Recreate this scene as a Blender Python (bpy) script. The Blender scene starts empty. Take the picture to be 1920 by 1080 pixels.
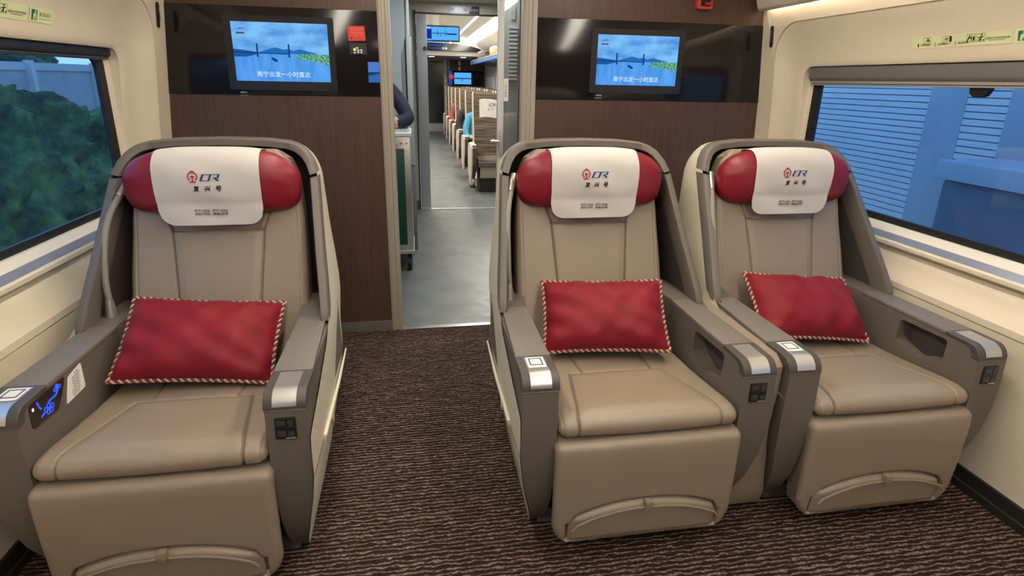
import bpy, bmesh, math, random
from mathutils import Vector, Matrix
random.seed(7)
C = bpy.context.scene.collection
S = bpy.context.scene

# ------------------------------------------------------------------ camera
F, PX, PY = 1066.967, 963.142, 494.077
yaw, pitch, roll, CAMX, CAMZ = 0.1719, 0.3109, -0.0203, -0.3847, 1.4356
fw = Vector((math.sin(yaw)*math.cos(pitch), math.cos(yaw)*math.cos(pitch), -math.sin(pitch)))
rt = Vector((math.cos(yaw), -math.sin(yaw), 0))
dn = fw.cross(rt)
r2 = rt*math.cos(roll) + dn*math.sin(roll)
d2 = -rt*math.sin(roll) + dn*math.cos(roll)
cam = bpy.data.cameras.new('camera'); camo = bpy.data.objects.new('camera', cam); C.objects.link(camo)
m = Matrix((r2, -d2, -fw)).transposed().to_4x4(); m.translation = (CAMX, 0, CAMZ)
camo.matrix_world = m
cam.sensor_fit = 'HORIZONTAL'; cam.sensor_width = 36.0; cam.lens = F*36.0/1920
cam.shift_x = (960-PX)/1920; cam.shift_y = (PY-540)/1920
cam.clip_start = 0.02; cam.clip_end = 300
S.camera = camo
# ------------------------------------------------------------------ world and exposure
S.view_settings.view_transform = 'Standard'; S.view_settings.look = 'None'
S.view_settings.exposure = 0.0; S.view_settings.gamma = 1.0
S.view_settings.use_curve_mapping = False
W = bpy.data.worlds.new('dusk_sky'); S.world = W; W.use_nodes = True
wn = W.node_tree; wn.nodes.clear()
_o = wn.nodes.new('ShaderNodeOutputWorld'); _b = wn.nodes.new('ShaderNodeBackground')
_tc = wn.nodes.new('ShaderNodeTexCoord'); _n = wn.nodes.new('ShaderNodeTexNoise'); _r = wn.nodes.new('ShaderNodeValToRGB')
_n.inputs['Scale'].default_value = 3.0; _n.inputs['Detail'].default_value = 5
_r.color_ramp.elements[0].position = .35; _r.color_ramp.elements[0].color = (.10, .27, .62, 1)
_r.color_ramp.elements[1].position = .7; _r.color_ramp.elements[1].color = (.26, .50, .90, 1)
wn.links.new(_tc.outputs['Generated'], _n.inputs['Vector']); wn.links.new(_n.outputs['Fac'], _r.inputs['Fac'])
wn.links.new(_r.outputs['Color'], _b.inputs['Color']); wn.links.new(_b.outputs[0], _o.inputs['Surface'])
_b.inputs['Strength'].default_value = 1.9
# lamp strengths of the coach (ceiling strips, cove strips, downlights)
CEIL_E, COVE_E, DOWN_E, FAR_E = 20.5, 18.0, 30.0, 24.0
WARM = (1.0, .86, .68); COOL = (.93, .97, 1.0)

# ------------------------------------------------------------------ materials
MATS = {}
def pmat(name, col, rough=.5, metal=0.0, spec=.5, noise=None, bump=None, coat=0.0, var=0.0, sheen=0.0):
    """principled with optional colour noise (scale) and bump (scale,strength)"""
    if name in MATS: return MATS[name]
    M = bpy.data.materials.new(name); M.use_nodes = True; t = M.node_tree
    p = t.nodes['Principled BSDF']
    p.inputs['Base Color'].default_value = (*col, 1); p.inputs['Roughness'].default_value = rough
    p.inputs['Metallic'].default_value = metal; p.inputs['Specular IOR Level'].default_value = spec
    p.inputs['Coat Weight'].default_value = coat
    if sheen: p.inputs['Sheen Weight'].default_value = sheen
    tc = t.nodes.new('ShaderNodeTexCoord')
    if noise:
        n = t.nodes.new('ShaderNodeTexNoise'); n.inputs['Scale'].default_value = noise; n.inputs['Detail'].default_value = 6
        mx = t.nodes.new('ShaderNodeMix'); mx.data_type = 'RGBA'
        a = tuple(c*(1-var) for c in col); b = tuple(min(1, c*(1+var)) for c in col)
        mx.inputs['A'].default_value = (*a, 1); mx.inputs['B'].default_value = (*b, 1)
        t.links.new(tc.outputs['Object'], n.inputs['Vector']); t.links.new(n.outputs['Fac'], mx.inputs['Factor'])
        t.links.new(mx.outputs['Result'], p.inputs['Base Color'])
    if bump:
        n2 = t.nodes.new('ShaderNodeTexNoise'); n2.inputs['Scale'].default_value = bump[0]; n2.inputs['Detail'].default_value = 4
        bp = t.nodes.new('ShaderNodeBump'); bp.inputs['Strength'].default_value = bump[1]; bp.inputs['Distance'].default_value = .002
        t.links.new(tc.outputs['Object'], n2.inputs['Vector']); t.links.new(n2.outputs['Fac'], bp.inputs['Height'])
        t.links.new(bp.outputs[0], p.inputs['Normal'])
    MATS[name] = M; return M
def emat(name, col, strength=1.0):
    if name in MATS: return MATS[name]
    M = bpy.data.materials.new(name); M.use_nodes = True; t = M.node_tree; t.nodes.clear()
    e = t.nodes.new('ShaderNodeEmission'); o = t.nodes.new('ShaderNodeOutputMaterial')
    e.inputs['Color'].default_value = (*col, 1); e.inputs['Strength'].default_value = strength
    t.links.new(e.outputs[0], o.inputs['Surface']); MATS[name] = M; return M
LEATHER = pmat('beige_leather', (.265, .208, .152), .39, noise=9, var=.06, bump=(420, .25))
GREY = pmat('warm_grey_plastic', (.132, .112, .092), .5, bump=(900, .25))
GREYTOP = pmat('grey_armrest_top', (.168, .145, .123), .55, bump=(900, .3))
GREYDK = pmat('dark_grey_cap', (.066, .057, .050), .45)
LINER = pmat('dark_shell_liner', (.062, .054, .047), .6, bump=(600, .2))
CREAM = pmat('cream_shell', (.66, .61, .48), .4, noise=3, var=.03)
WALL = pmat('beige_wall_panel', (.72, .63, .48), .5, noise=2, var=.03, bump=(700, .12))
SILLM = pmat('cream_sill', (.80, .75, .65), .3)
RED = pmat('red_satin', (.22, .006, .018), .42, noise=6, var=.2, bump=(22, .9))
REDV = pmat('red_velvet', (.21, .005, .014), .6, spec=.3, noise=10, var=.35, bump=(22, 1.0), sheen=.04)
CLOTH = pmat('white_cotton', (.60, .57, .53), .85, bump=(900, .3))
ALU = pmat('brushed_aluminium', (.62, .61, .60), .32, metal=.9, bump=(300, .1))
SILVER = pmat('satin_silver', (.55, .53, .50), .35, metal=.85)
STEM = pmat('olive_grey_rubber', (.24, .23, .19), .55)
BLACKP = pmat('black_plastic', (.012, .012, .013), .4)
BLACKG = pmat('black_gloss_panel', (.010, .009, .010), .12, spec=.45)
RUBBER = pmat('black_rubber', (.012, .013, .015), .5)
WHITEP = pmat('white_sticker', (.80, .78, .74), .5)
LUMI = pmat('luminous_yellow_film', (.72, .74, .40), .5)
GREEN = pmat('exit_green', (.01, .16, .08), .5)
INK = pmat('black_ink', (.012, .011, .010), .6)
INKB = pmat('navy_ink', (.012, .035, .16), .6)
INKR = pmat('red_ink', (.42, .015, .025), .6)
WHITEI = pmat('white_ink', (.75, .75, .75), .6)
TRIM = pmat('taupe_door_trim', (.34, .30, .245), .45, noise=4, var=.05)
BASEB = pmat('grey_baseboard', (.13, .115, .10), .5)
BASED = pmat('dark_baseboard', (.016, .014, .012), .6)
CYAN = pmat('pale_cyan_grey_metal', (.36, .42, .42), .4)
GREYP = pmat('steel_grey_paint', (.20, .205, .20), .4)
LGREY = pmat('light_grey_paint', (.46, .45, .42), .45)
VCREAM = pmat('vestibule_cream', (.60, .55, .46), .5)
CEILM = pmat('ceiling_ivory', (.72, .66, .55), .5)
SKIN = pmat('skin', (.52, .30, .21), .55, noise=8, var=.06)
HAIR = pmat('black_hair', (.012, .010, .009), .5)
NAVY = pmat('navy_cloth', (.010, .014, .032), .75, noise=14, var=.3, bump=(30, .5))
BLUEJ = pmat('sky_blue_jacket', (.045, .25, .42), .6, noise=9, var=.25, bump=(18, .6))
BLKC = pmat('black_cloth', (.012, .012, .014), .8)
MAROON = pmat('maroon_cloth', (.25, .04, .05), .8)
KHAKI = pmat('tan_shoe', (.55, .42, .28), .6)

def nodes_mat(name, fn):
    if name in MATS: return MATS[name]
    M = bpy.data.materials.new(name); M.use_nodes = True; t = M.node_tree
    fn(t, t.nodes['Principled BSDF']); MATS[name] = M; return M
def _wood(t, p):
    tc = t.nodes.new('ShaderNodeTexCoord'); mp = t.nodes.new('ShaderNodeMapping'); mp.inputs['Scale'].default_value = (75, 75, 2.2)
    n = t.nodes.new('ShaderNodeTexNoise'); n.inputs['Scale'].default_value = 1.5; n.inputs['Detail'].default_value = 7; n.inputs['Roughness'].default_value = .65
    r = t.nodes.new('ShaderNodeValToRGB')
    r.color_ramp.elements[0].position = .28; r.color_ramp.elements[0].color = (.049, .024, .016, 1)
    r.color_ramp.elements[1].position = .75; r.color_ramp.elements[1].color = (.102, .054, .037, 1)
    t.links.new(tc.outputs['Object'], mp.inputs[0]); t.links.new(mp.outputs[0], n.inputs['Vector'])
    t.links.new(n.outputs['Fac'], r.inputs['Fac']); t.links.new(r.outputs[0], p.inputs['Base Color'])
    p.inputs['Roughness'].default_value = .42
WOOD = nodes_mat('dark_walnut_laminate', _wood)
def _carpet(t, p):
    L = t.links
    tc = t.nodes.new('ShaderNodeTexCoord'); sp = t.nodes.new('ShaderNodeSeparateXYZ'); L.new(tc.outputs['Object'], sp.inputs[0])
    mp = t.nodes.new('ShaderNodeMapping'); mp.inputs['Scale'].default_value = (26, 60, 1); L.new(tc.outputs['Object'], mp.inputs[0])
    wob = t.nodes.new('ShaderNodeTexNoise'); wob.inputs['Scale'].default_value = 1.0; wob.inputs['Detail'].default_value = 3; L.new(mp.outputs[0], wob.inputs['Vector'])
    def math_(op, a, b=None, v=None):
        n = t.nodes.new('ShaderNodeMath'); n.operation = op
        L.new(a, n.inputs[0])
        if b is not None: L.new(b, n.inputs[1])
        if v is not None: n.inputs[1].default_value = v
        return n.outputs[0]
    w1 = math_('MULTIPLY', wob.outputs['Fac'], v=.028)
    yy = math_('ADD', sp.outputs['Y'], w1)
    s = math_('SINE', math_('MULTIPLY', yy, v=2*math.pi/.0175))
    n2 = t.nodes.new('ShaderNodeTexNoise'); n2.inputs['Scale'].default_value = 1; n2.inputs['Detail'].default_value = 4
    mp2 = t.nodes.new('ShaderNodeMapping'); mp2.inputs['Scale'].default_value = (90, 160, 1); L.new(tc.outputs['Object'], mp2.inputs[0]); L.new(mp2.outputs[0], n2.inputs['Vector'])
    h = math_('ADD', math_('MULTIPLY', s, v=.34), n2.outputs['Fac'])
    r = t.nodes.new('ShaderNodeValToRGB'); e = r.color_ramp.elements
    e[0].position = .25; e[0].color = (.022, .012, .009, 1); e[1].position = .95; e[1].color = (.27, .195, .155, 1)
    m1 = e.new(.66); m1.color = (.060, .036, .029, 1)
    L.new(h, r.inputs['Fac']); L.new(r.outputs[0], p.inputs['Base Color'])
    p.inputs['Roughness'].default_value = .95; p.inputs['Specular IOR Level'].default_value = .1
    b = t.nodes.new('ShaderNodeBump'); b.inputs['Strength'].default_value = .9; b.inputs['Distance'].default_value = .004
    L.new(h, b.inputs['Height']); L.new(b.outputs[0], p.inputs['Normal'])
CARPET = nodes_mat('brown_loop_carpet', _carpet)
def _vinyl(t, p):
    tc = t.nodes.new('ShaderNodeTexCoord'); n = t.nodes.new('ShaderNodeTexNoise'); n.inputs['Scale'].default_value = 5; n.inputs['Detail'].default_value = 8
    r = t.nodes.new('ShaderNodeValToRGB'); r.color_ramp.elements[0].position = .3; r.color_ramp.elements[0].color = (.105, .118, .125, 1)
    r.color_ramp.elements[1].position = .7; r.color_ramp.elements[1].color = (.175, .19, .195, 1)
    t.links.new(tc.outputs['Object'], n.inputs['Vector']); t.links.new(n.outputs['Fac'], r.inputs['Fac']); t.links.new(r.outputs[0], p.inputs['Base Color'])
    n2 = t.nodes.new('ShaderNodeTexNoise'); n2.inputs['Scale'].default_value = 14; n2.inputs['Detail'].default_value = 5
    r2_ = t.nodes.new('ShaderNodeMapRange'); r2_.inputs['To Min'].default_value = .22; r2_.inputs['To Max'].default_value = .5
    t.links.new(tc.outputs['Object'], n2.inputs['Vector']); t.links.new(n2.outputs['Fac'], r2_.inputs['Value']); t.links.new(r2_.outputs[0], p.inputs['Roughness'])
    b = t.nodes.new('ShaderNodeBump'); b.inputs['Strength'].default_value = .25; b.inputs['Distance'].default_value = .004
    t.links.new(n2.outputs['Fac'], b.inputs['Height']); t.links.new(b.outputs[0], p.inputs['Normal'])
VINYL = nodes_mat('blue_grey_vinyl', _vinyl)
def _stripe(t, p):
    tc = t.nodes.new('ShaderNodeTexCoord'); mp = t.nodes.new('ShaderNodeMapping'); mp.inputs['Scale'].default_value = (3, 3, 55)
    n = t.nodes.new('ShaderNodeTexNoise'); n.inputs['Scale'].default_value = 1.2; n.inputs['Detail'].default_value = 4
    r = t.nodes.new('ShaderNodeValToRGB'); r.color_ramp.elements[0].position = .38; r.color_ramp.elements[0].color = (.045, .032, .022, 1)
    r.color_ramp.elements[1].position = .72; r.color_ramp.elements[1].color = (.19, .145, .10, 1)
    t.links.new(tc.outputs['Object'], mp.inputs[0]); t.links.new(mp.outputs[0], n.inputs['Vector']); t.links.new(n.outputs['Fac'], r.inputs['Fac'])
    t.links.new(r.outputs[0], p.inputs['Base Color']); p.inputs['Roughness'].default_value = .85
STRIPE = nodes_mat('brown_striped_fabric', _stripe)
def glass(name, tint, refl=.06):
    M = bpy.data.materials.new(name); M.use_nodes = True; t = M.node_tree; t.nodes.clear()
    o = t.nodes.new('ShaderNodeOutputMaterial'); mx = t.nodes.new('ShaderNodeMixShader'); tr = t.nodes.new('ShaderNodeBsdfTransparent'); gl = t.nodes.new('ShaderNodeBsdfGlossy')
    fr = t.nodes.new('ShaderNodeValue'); fr.outputs[0].default_value = refl
    tr.inputs[0].default_value = (*tint, 1); gl.inputs['Roughness'].default_value = .02
    t.links.new(fr.outputs[0], mx.inputs[0]); t.links.new(tr.outputs[0], mx.inputs[1]); t.links.new(gl.outputs[0], mx.inputs[2]); t.links.new(mx.outputs[0], o.inputs[0])
    return M
GLASS = glass('window_glass', (.86, .93, .96)); DGLASS = glass('door_glass', (.82, .85, .85))

# ------------------------------------------------------------------ mesh helpers
class MB:
    def __init__(s): s.bm = bmesh.new(); s.mi = 0
    def face(s, vs):
        try:
            f = s.bm.faces.new(vs); f.material_index = s.mi; f.smooth = True; return f
        except ValueError: return None
    def poly(s, pts): return s.face([s.bm.verts.new(p) for p in pts])
    def grid(s, P, cu=False, cv=False):
        V = [[s.bm.verts.new(p) for p in row] for row in P]
        n, k = len(V), len(V[0])
        for i in range(n if cu else n-1):
            for j in range(k if cv else k-1):
                s.face([V[i][j], V[(i+1) % n][j], V[(i+1) % n][(j+1) % k], V[i][(j+1) % k]])
        return V
    def box(s, x0, x1, y0, y1, z0, z1, bev=0, seg=2):
        b = bmesh.new(); bmesh.ops.create_cube(b, size=1)
        for v in b.verts: v.co = Vector(((x0+x1)/2+v.co.x*(x1-x0), (y0+y1)/2+v.co.y*(y1-y0), (z0+z1)/2+v.co.z*(z1-z0)))
        if bev: bmesh.ops.bevel(b, geom=b.edges[:], offset=bev, segments=seg, affect='EDGES', profile=.6)
        s.merge(b)
        return s
    def merge(s, b):
        mp = {v: s.bm.verts.new(v.co) for v in b.verts}
        for f in b.faces: s.face([mp[v] for v in f.verts])
        b.free()
    def tube(s, pts, r, n=10, caps=True):
        pts = [Vector(p) for p in pts]; rings = []; up = None
        for i, p in enumerate(pts):
            d = (pts[min(i+1, len(pts)-1)] - pts[max(i-1, 0)]).normalized()
            if up is None: up = d.orthogonal().normalized()
            a = (up - d*up.dot(d))
            a = a.normalized() if a.length > 1e-6 else d.orthogonal().normalized()
            up = a; b = d.cross(a); rr = r[i] if isinstance(r, (list, tuple)) else r
            rings.append([p + (a*math.cos(k*2*math.pi/n) + b*math.sin(k*2*math.pi/n))*rr for k in range(n)])
        V = s.grid(rings, cv=True)
        if caps: s.face(V[0][::-1]); s.face(V[-1])
        return s
    def prism(s, poly, axis, a0, a1, bev=0, seg=2):
        """2D polygon extruded along axis ('x': poly is (y,z); 'y': (x,z); 'z': (x,y))"""
        b = bmesh.new()
        def mk(p, a): return {'x': (a, p[0], p[1]), 'y': (p[0], a, p[1]), 'z': (p[0], p[1], a)}[axis]
        A = [b.verts.new(mk(p, a0)) for p in poly]; B = [b.verts.new(mk(p, a1)) for p in poly]
        n = len(poly); b.faces.new(A[::-1]); b.faces.new(B)
        for i in range(n): b.faces.new([A[i], A[(i+1) % n], B[(i+1) % n], B[i]])
        bmesh.ops.recalc_face_normals(b, faces=b.faces[:])
        if bev:
            es = [e for e in b.edges if (e.verts[0] in A) == (e.verts[1] in A) and len(e.link_faces) == 2]
            bmesh.ops.bevel(b, geom=es, offset=bev, segments=seg, affect='EDGES', profile=.6)
        s.merge(b); return s
    def plate(s, outer, holes, axis, a0, a1):
        """flat plate with holes"""
        def mk(p, a): return {'x': (a, p[0], p[1]), 'y': (p[0], a, p[1]), 'z': (p[0], p[1], a)}[axis]
        b = bmesh.new()
        for a in (a0, a1):
            es = []
            for lp in [outer]+holes:
                vs = [b.verts.new(mk(p, a)) for p in lp]
                for i in range(len(vs)): es.append(b.edges.new((vs[i], vs[(i+1) % len(vs)])))
            bmesh.ops.triangle_fill(b, use_beauty=True, use_dissolve=False, edges=es)
        for lp in [outer]+holes:
            n = len(lp)
            for i in range(n):
                q = [b.verts.new(mk(lp[i], a0)), b.verts.new(mk(lp[(i+1) % n], a0)), b.verts.new(mk(lp[(i+1) % n], a1)), b.verts.new(mk(lp[i], a1))]
                b.faces.new(q)
        bmesh.ops.remove_doubles(b, verts=b.verts[:], dist=1e-5)
        bmesh.ops.recalc_face_normals(b, faces=b.faces[:])
        s.merge(b); return s
    def cyl(s, p0, p1, r0, r1=None, n=20): return s.tube([p0, p1], [r0, r0 if r1 is None else r1], n)
    def ball(s, c, r, sc=(1, 1, 1), n=14):
        b = bmesh.new(); bmesh.ops.create_uvsphere(b, u_segments=n, v_segments=max(6, n//2), radius=r)
        for v in b.verts: v.co = Vector((c[0]+v.co.x*sc[0], c[1]+v.co.y*sc[1], c[2]+v.co.z*sc[2]))
        s.merge(b); return s
    def xf(s, fn):
        for v in s.bm.verts: v.co = fn(v.co)
        return s
    def build(s, name, mats, parent=None, sharp=35, off=None, recalc=True, dbl=True):
        if dbl: bmesh.ops.remove_doubles(s.bm, verts=s.bm.verts[:], dist=1e-6)
        if recalc: bmesh.ops.recalc_face_normals(s.bm, faces=s.bm.faces[:])
        if off is not None:
            for v in s.bm.verts: v.co -= off
        me = bpy.data.meshes.new(name); s.bm.to_mesh(me); s.bm.free()
        for mm in (mats if isinstance(mats, (list, tuple)) else [mats]): me.materials.append(mm)
        if sharp: me.set_sharp_from_angle(angle=math.radians(sharp))
        o = bpy.data.objects.new(name, me); C.objects.link(o)
        if parent: o.parent = parent
        return o
def tag(o, label=None, cat=None, group=None, kind=None):
    if label: o['label'] = label
    if cat: o['category'] = cat
    if group: o['group'] = group
    if kind: o['kind'] = kind
    return o
def thing(name, loc, label, cat, group=None):
    o = bpy.data.objects.new(name, None); C.objects.link(o); o.location = loc; o.empty_display_size = .1
    return tag(o, label, cat, group)
def struct(o, label=None): o['kind'] = 'structure'; return o
def lerp(a, b, t): return a+(b-a)*t
def interp(tab, q):
    if q <= tab[0][0]: return tab[0][1]
    for (a, va), (b, vb) in zip(tab, tab[1:]):
        if q <= b: return va+(vb-va)*(q-a)/(b-a)
    return tab[-1][1]
def resample(pts, n, closed=False):
    pts = [Vector(p) for p in pts]
    if closed: pts = pts+[pts[0]]
    L = [0]
    for a, b in zip(pts, pts[1:]): L.append(L[-1]+(b-a).length)
    out = []; N = n if closed else n-1
    j = 0
    for i in range(n):
        t = L[-1]*i/N
        while j < len(pts)-2 and L[j+1] < t: j += 1
        d = L[j+1]-L[j]
        out.append(pts[j].lerp(pts[j+1], 0 if d == 0 else min(1, (t-L[j])/d)))
    return out
def smooth(pts, it=2):
    pts = [Vector(p) for p in pts]
    for _ in range(it):
        o = [pts[0]]
        for a, b in zip(pts, pts[1:]): o += [a.lerp(b, .25), a.lerp(b, .75)]
        o.append(pts[-1]); pts = o
    return pts
def rrect(x0, x1, y0, y1, r, n=5):
    o = []
    for cx, cy, a in ((x1-r, y1-r, 0), (x0+r, y1-r, 90), (x0+r, y0+r, 180), (x1-r, y0+r, 270)):
        for k in range(n+1):
            t = math.radians(a+90*k/n); o.append((cx+r*math.cos(t), cy+r*math.sin(t)))
    return o
def roundpoly(pts, r, n=4):
    o = []; N = len(pts)
    for i in range(N):
        p, a, b = Vector(pts[i]), Vector(pts[i-1]), Vector(pts[(i+1) % N])
        rr = min(r, (a-p).length*.45, (b-p).length*.45)
        u = p+(a-p).normalized()*rr; v = p+(b-p).normalized()*rr
        for k in range(n+1):
            t = k/n; o.append(tuple(u*(1-t)**2+p*2*t*(1-t)+v*t*t))
    return o
# text: real glyph outlines of the built-in font
def glyphs(text, bold=0):
    cu = bpy.data.curves.new('txt', 'FONT'); cu.body = text; cu.resolution_u = 3; cu.offset = bold
    o = bpy.data.objects.new('txt', cu); C.objects.link(o)
    me = bpy.data.meshes.new_from_object(o.evaluated_get(bpy.context.evaluated_depsgraph_get()))
    vs = [v.co.copy() for v in me.vertices]; fs = [tuple(p.vertices) for p in me.polygons]
    bpy.data.objects.remove(o); bpy.data.curves.remove(cu); bpy.data.meshes.remove(me)
    return vs, fs
def text_into(mb, text, mp, w, h=None, shear=0, bold=0):
    """mp(a,b) -> 3D point; text centred, w wide (b up)."""
    vs, fs = glyphs(text, bold)
    x0 = min(v.x for v in vs); x1 = max(v.x for v in vs); y0 = min(v.y for v in vs); y1 = max(v.y for v in vs)
    sx = w/(x1-x0); sy = h/(y1-y0) if h else sx
    V = []
    for v in vs:
        b = (v.y-(y0+y1)/2)*sy
        V.append(mb.bm.verts.new(mp((v.x-(x0+x1)/2)*sx+shear*b, b)))
    for f in fs: mb.face([V[i] for i in f])
def plane_map(o, ux, uy):
    o, ux, uy = Vector(o), Vector(ux), Vector(uy)
    return lambda a, b: o+ux*a+uy*b
def text_obj(name, text, mp, w, mat, parent, h=None, lift=None):
    mb = MB(); text_into(mb, text, mp, w, h); return mb.build(name, mat, parent, sharp=0, recalc=False, dbl=False)

D = 3.2014                       # bulkhead plane
Y0 = 1.9
# ================================================================== SETTING
def ext(mb, prof, y0, y1, ny=2):  # profile (x,z) extruded along y
    mb.grid([[(x, lerp(y0, y1, i/(ny-1)), z) for x, z in prof] for i in range(ny)])
fl = MB(); fl.box(-1.66, 1.66, -2.5, D-.005, -.06, 0); struct(fl.build('floor', CARPET))
fl = MB(); fl.box(-1.8, 1.8, D+.02, 17.2, -.06, 0); struct(fl.build('floor', VINYL))
th = MB(); th.box(-.50, .22, D-.012, D+.028, -.01, .006, .002); struct(th.build('trim_threshold', ALU))
th = MB(); th.box(-.345, .75, 6.50, 6.56, -.01, .008, .002); struct(th.build('trim_threshold', ALU))

def xbase(z, s=1):
    if s < 0: return interp([(.80, 1.632), (1.1, 1.610), (1.34, 1.588), (1.757, 1.548), (1.95, 1.53)], z)
    return interp([(.80, 1.632), (1.1, 1.624), (1.34, 1.613), (1.757, 1.577), (1.95, 1.555)], z)
def ring_y(w): return w
def wall_side(s, side):
    # lower panel, ledge and sill
    lo = MB(); ext(lo, [(s*1.612, -.02), (s*1.612, .09), (s*1.600, .60), (s*1.600, .627), (s*1.608, .627), (s*1.608, .632),
                        (s*1.598, .632), (s*1.599, .656), (s*1.606, .664), (s*1.626, .685), (s*1.648, .72), (s*1.662, .752), (s*1.676, .764), (s*1.682, .776),
                        (s*1.641, .781), (s*1.637, .786), (s*1.637, .799), (s*1.641, .803)], -2.5, D)
    struct(lo.build('wall_'+side, WALL, sharp=30))
    si = MB(); ext(si, [(s*1.641, .803), (s*1.643, .806), (s*1.662, .832), (s*1.664, .836), (s*1.667, .836), (s*1.680, .860), (s*1.71, .862)], -2.5, D)
    struct(si.build('trim_sill_'+side, [SILLM]))
    ss = MB(); ext(ss, [(s*1.6425, .8075), (s*1.660, .8315)], -2.5, D-.02)
    struct(ss.build('trim_sill_strip_'+side, pmat('blue_grey_sill_strip', (.22, .24, .31), .25)))
    up = MB(); n = 8
    for (ya, yb) in ((.55, D), (-2.5, .55)):
        def R(y0, y1, z0, z1, r, dx, absx=None):
            z0 = .862+.02*(z0-.80)
            lp = []
            for cx, cy, a0, nx in ((y1-r, z1-r, 0, (y0+r, z1)), (y0+r, z1-r, 90, (y0, z0+r)), (y0+r, z0+r, 180, (y1-r, z0)), (y1-r, z0+r, 270, (y1, z1-r))):
                for k in range(n+1):
                    t = math.radians(a0+90*k/n); lp.append((cx+r*math.cos(t), cy+r*math.sin(t)))
                p = lp[-1]
                for k in range(1, 24): lp.append((lerp(p[0], nx[0], k/24), lerp(p[1], nx[1], k/24)))
            o = []
            for y, z in lp:
                x = absx if absx else xbase(z, s)+dx*(1.25 if s < 0 else .9)
                e = min(1, max(0, (z-.864)/.035)); e = e*e*(3-2*e)
                o.append((s*lerp(max(x, 1.695), x, e), y, z))
            return o
        a, b = ya+.13, yb-.13
        rings = [R(ya, yb, .80, 2.0, .002, 0), R(a, b, .815, 1.757, .17, 0), R(a+.001, b-.001, .816, 1.756, .17, .012), R(a+.006, b-.006, .82, 1.751, .168, .012),
                 R(a+.007, b-.007, .821, 1.750, .167, 0.001), R(a+.025, b-.025, .828, 1.728, .155, .008), R(a+.06, b-.06, .836, 1.69, .14, .028), R(a+.105, b-.105, .845, 1.63, .12, .044),
                 R(a+.145, b-.145, .852, 1.565, .09, .053), R(a+.18, b-.18, .857, 1.545, .07, .054), R(a+.192, b-.192, .860, 1.535, .065, .060), R(a+.194, b-.194, .861, 1.533, .065, 0, 1.69), R(a+.246, b-.246, .862, 1.525, .06, 0, 1.699)]
        up.grid(rings, cv=True)
    struct(up.build('wall_'+side, WALL, sharp=40))
    bb = MB(); ext(bb, [(s*1.597, -.01), (s*1.597, .03), (s*1.604, .033), (s*1.604, .081), (s*1.618, .086)], -2.5, D)
    struct(bb.build('baseboard_'+side, BASED, sharp=30))
    k = 1 if side == 'left' else 2
    for i, (ya, yb) in enumerate(((.87, 2.82), (-2.18, .23))):
        w = MB(); o1 = rrect(ya-.03, yb+.015, .858, 1.536, .07, 8); o2 = rrect(ya+.03, yb-.045, .889, 1.50, .06, 8)
        w.plate(o1, [o2], 'x', s*1.692, s*1.706)
        wf = struct(w.build('window_%d' % (k+2*i), RUBBER, sharp=40))
        g = MB(); g.poly([(s*1.702, y, z) for y, z in rrect(ya, yb, .87, 1.52, .07, 8)])
        g.build('pane', GLASS, wf)
wall_side(-1, 'left'); wall_side(1, 'right')

# ceiling of the coach, cove lips with hidden light strips, ceiling light strips
ce = MB(); ext(ce, [(-1.62, 1.94), (-1.5, 2.0), (-1.25, 2.14), (-.9, 2.22), (0, 2.25), (.9, 2.22), (1.25, 2.14), (1.5, 2.0), (1.62, 1.94)], -2.5, D)
struct(ce.build('ceiling', CEILM))
for s, side in ((-1, 'left'), (1, 'right')):
    co = MB(); co.prism(roundpoly([(s*1.512, 1.835), (s*1.545, 1.825), (s*1.552, 1.855), (s*1.60, 1.88), (s*1.62, 2.0), (s*1.50, 2.02), (s*1.47, 1.95)], .012), 'y', -2.5, D-.03, .006)
    struct(co.build('trim_cove_'+side, CEILM))
    cl = MB(); cl.box(min(s*1.552, s*1.566), max(s*1.552, s*1.566), -2.4, D-.06, 1.846, 1.852)
    struct(cl.build('trim_cove_light_'+side, emat('cove_light', WARM, COVE_E)))
    st = MB(); st.box(s*.62-.07, s*.62+.07, -2.3, 2.9, 2.205, 2.222, .004)
    struct(st.build('trim_light_strip_'+side, emat('ceiling_strip', (1, .91, .78), CEIL_E)))
bw = MB(); bw.box(-1.7, 1.7, -2.56, -2.5, 0, 2.3); struct(bw.build('wall_rear', WOOD))

# bulkhead: walnut laminate, black gloss bands, trims
def bulk(x0, x1, nm):
    w = MB(); w.box(x0, x1, D, D+.05, .058, 1.3395); w.box(x0, x1, D, D+.05, 1.7575, 2.3); struct(w.build('wall_front', WOOD))
    g = MB(); g.box(x0, x1, D-.004, D+.05, 1.341, 1.7565, .002); struct(g.build('trim_black_panel_'+nm, BLACKG))
    b = MB(); b.box(x0, x1, D-.006, D+.04, -.01, .056, .002); struct(b.build('baseboard_'+nm, BASEB))
    a = MB(); a.box(x0, x1, D-.007, D+.02, .056, .0595); struct(a.build('trim_baseboard_'+nm, ALU))
bulk(-1.70, -.557, 'left'); bulk(.272, 1.70, 'right')
def jamb(x0, x1, nm, s):
    j = MB()
    a, b = (x0, x1)
    j.prism([(a, D-.004), (a+.18*(b-a), D-.012), (a+.3*(b-a), D-.012), (a+.36*(b-a), D-.006), (a+.6*(b-a), D-.006), (a+.66*(b-a), D-.012), (a+.95*(b-a), D-.012), (b, D-.004), (b, D+.06), (a, D+.06)], 'z', 0, 2.05)
    struct(j.build('trim_door_'+nm, TRIM, sharp=20))
jamb(-.558, -.495, 'left', 1); jamb(.195, .273, 'right', -1)
hd = MB(); hd.box(-.558, .273, D-.006, D+.06, 1.98, 2.3); struct(hd.build('trim_door_header', TRIM))

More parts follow.
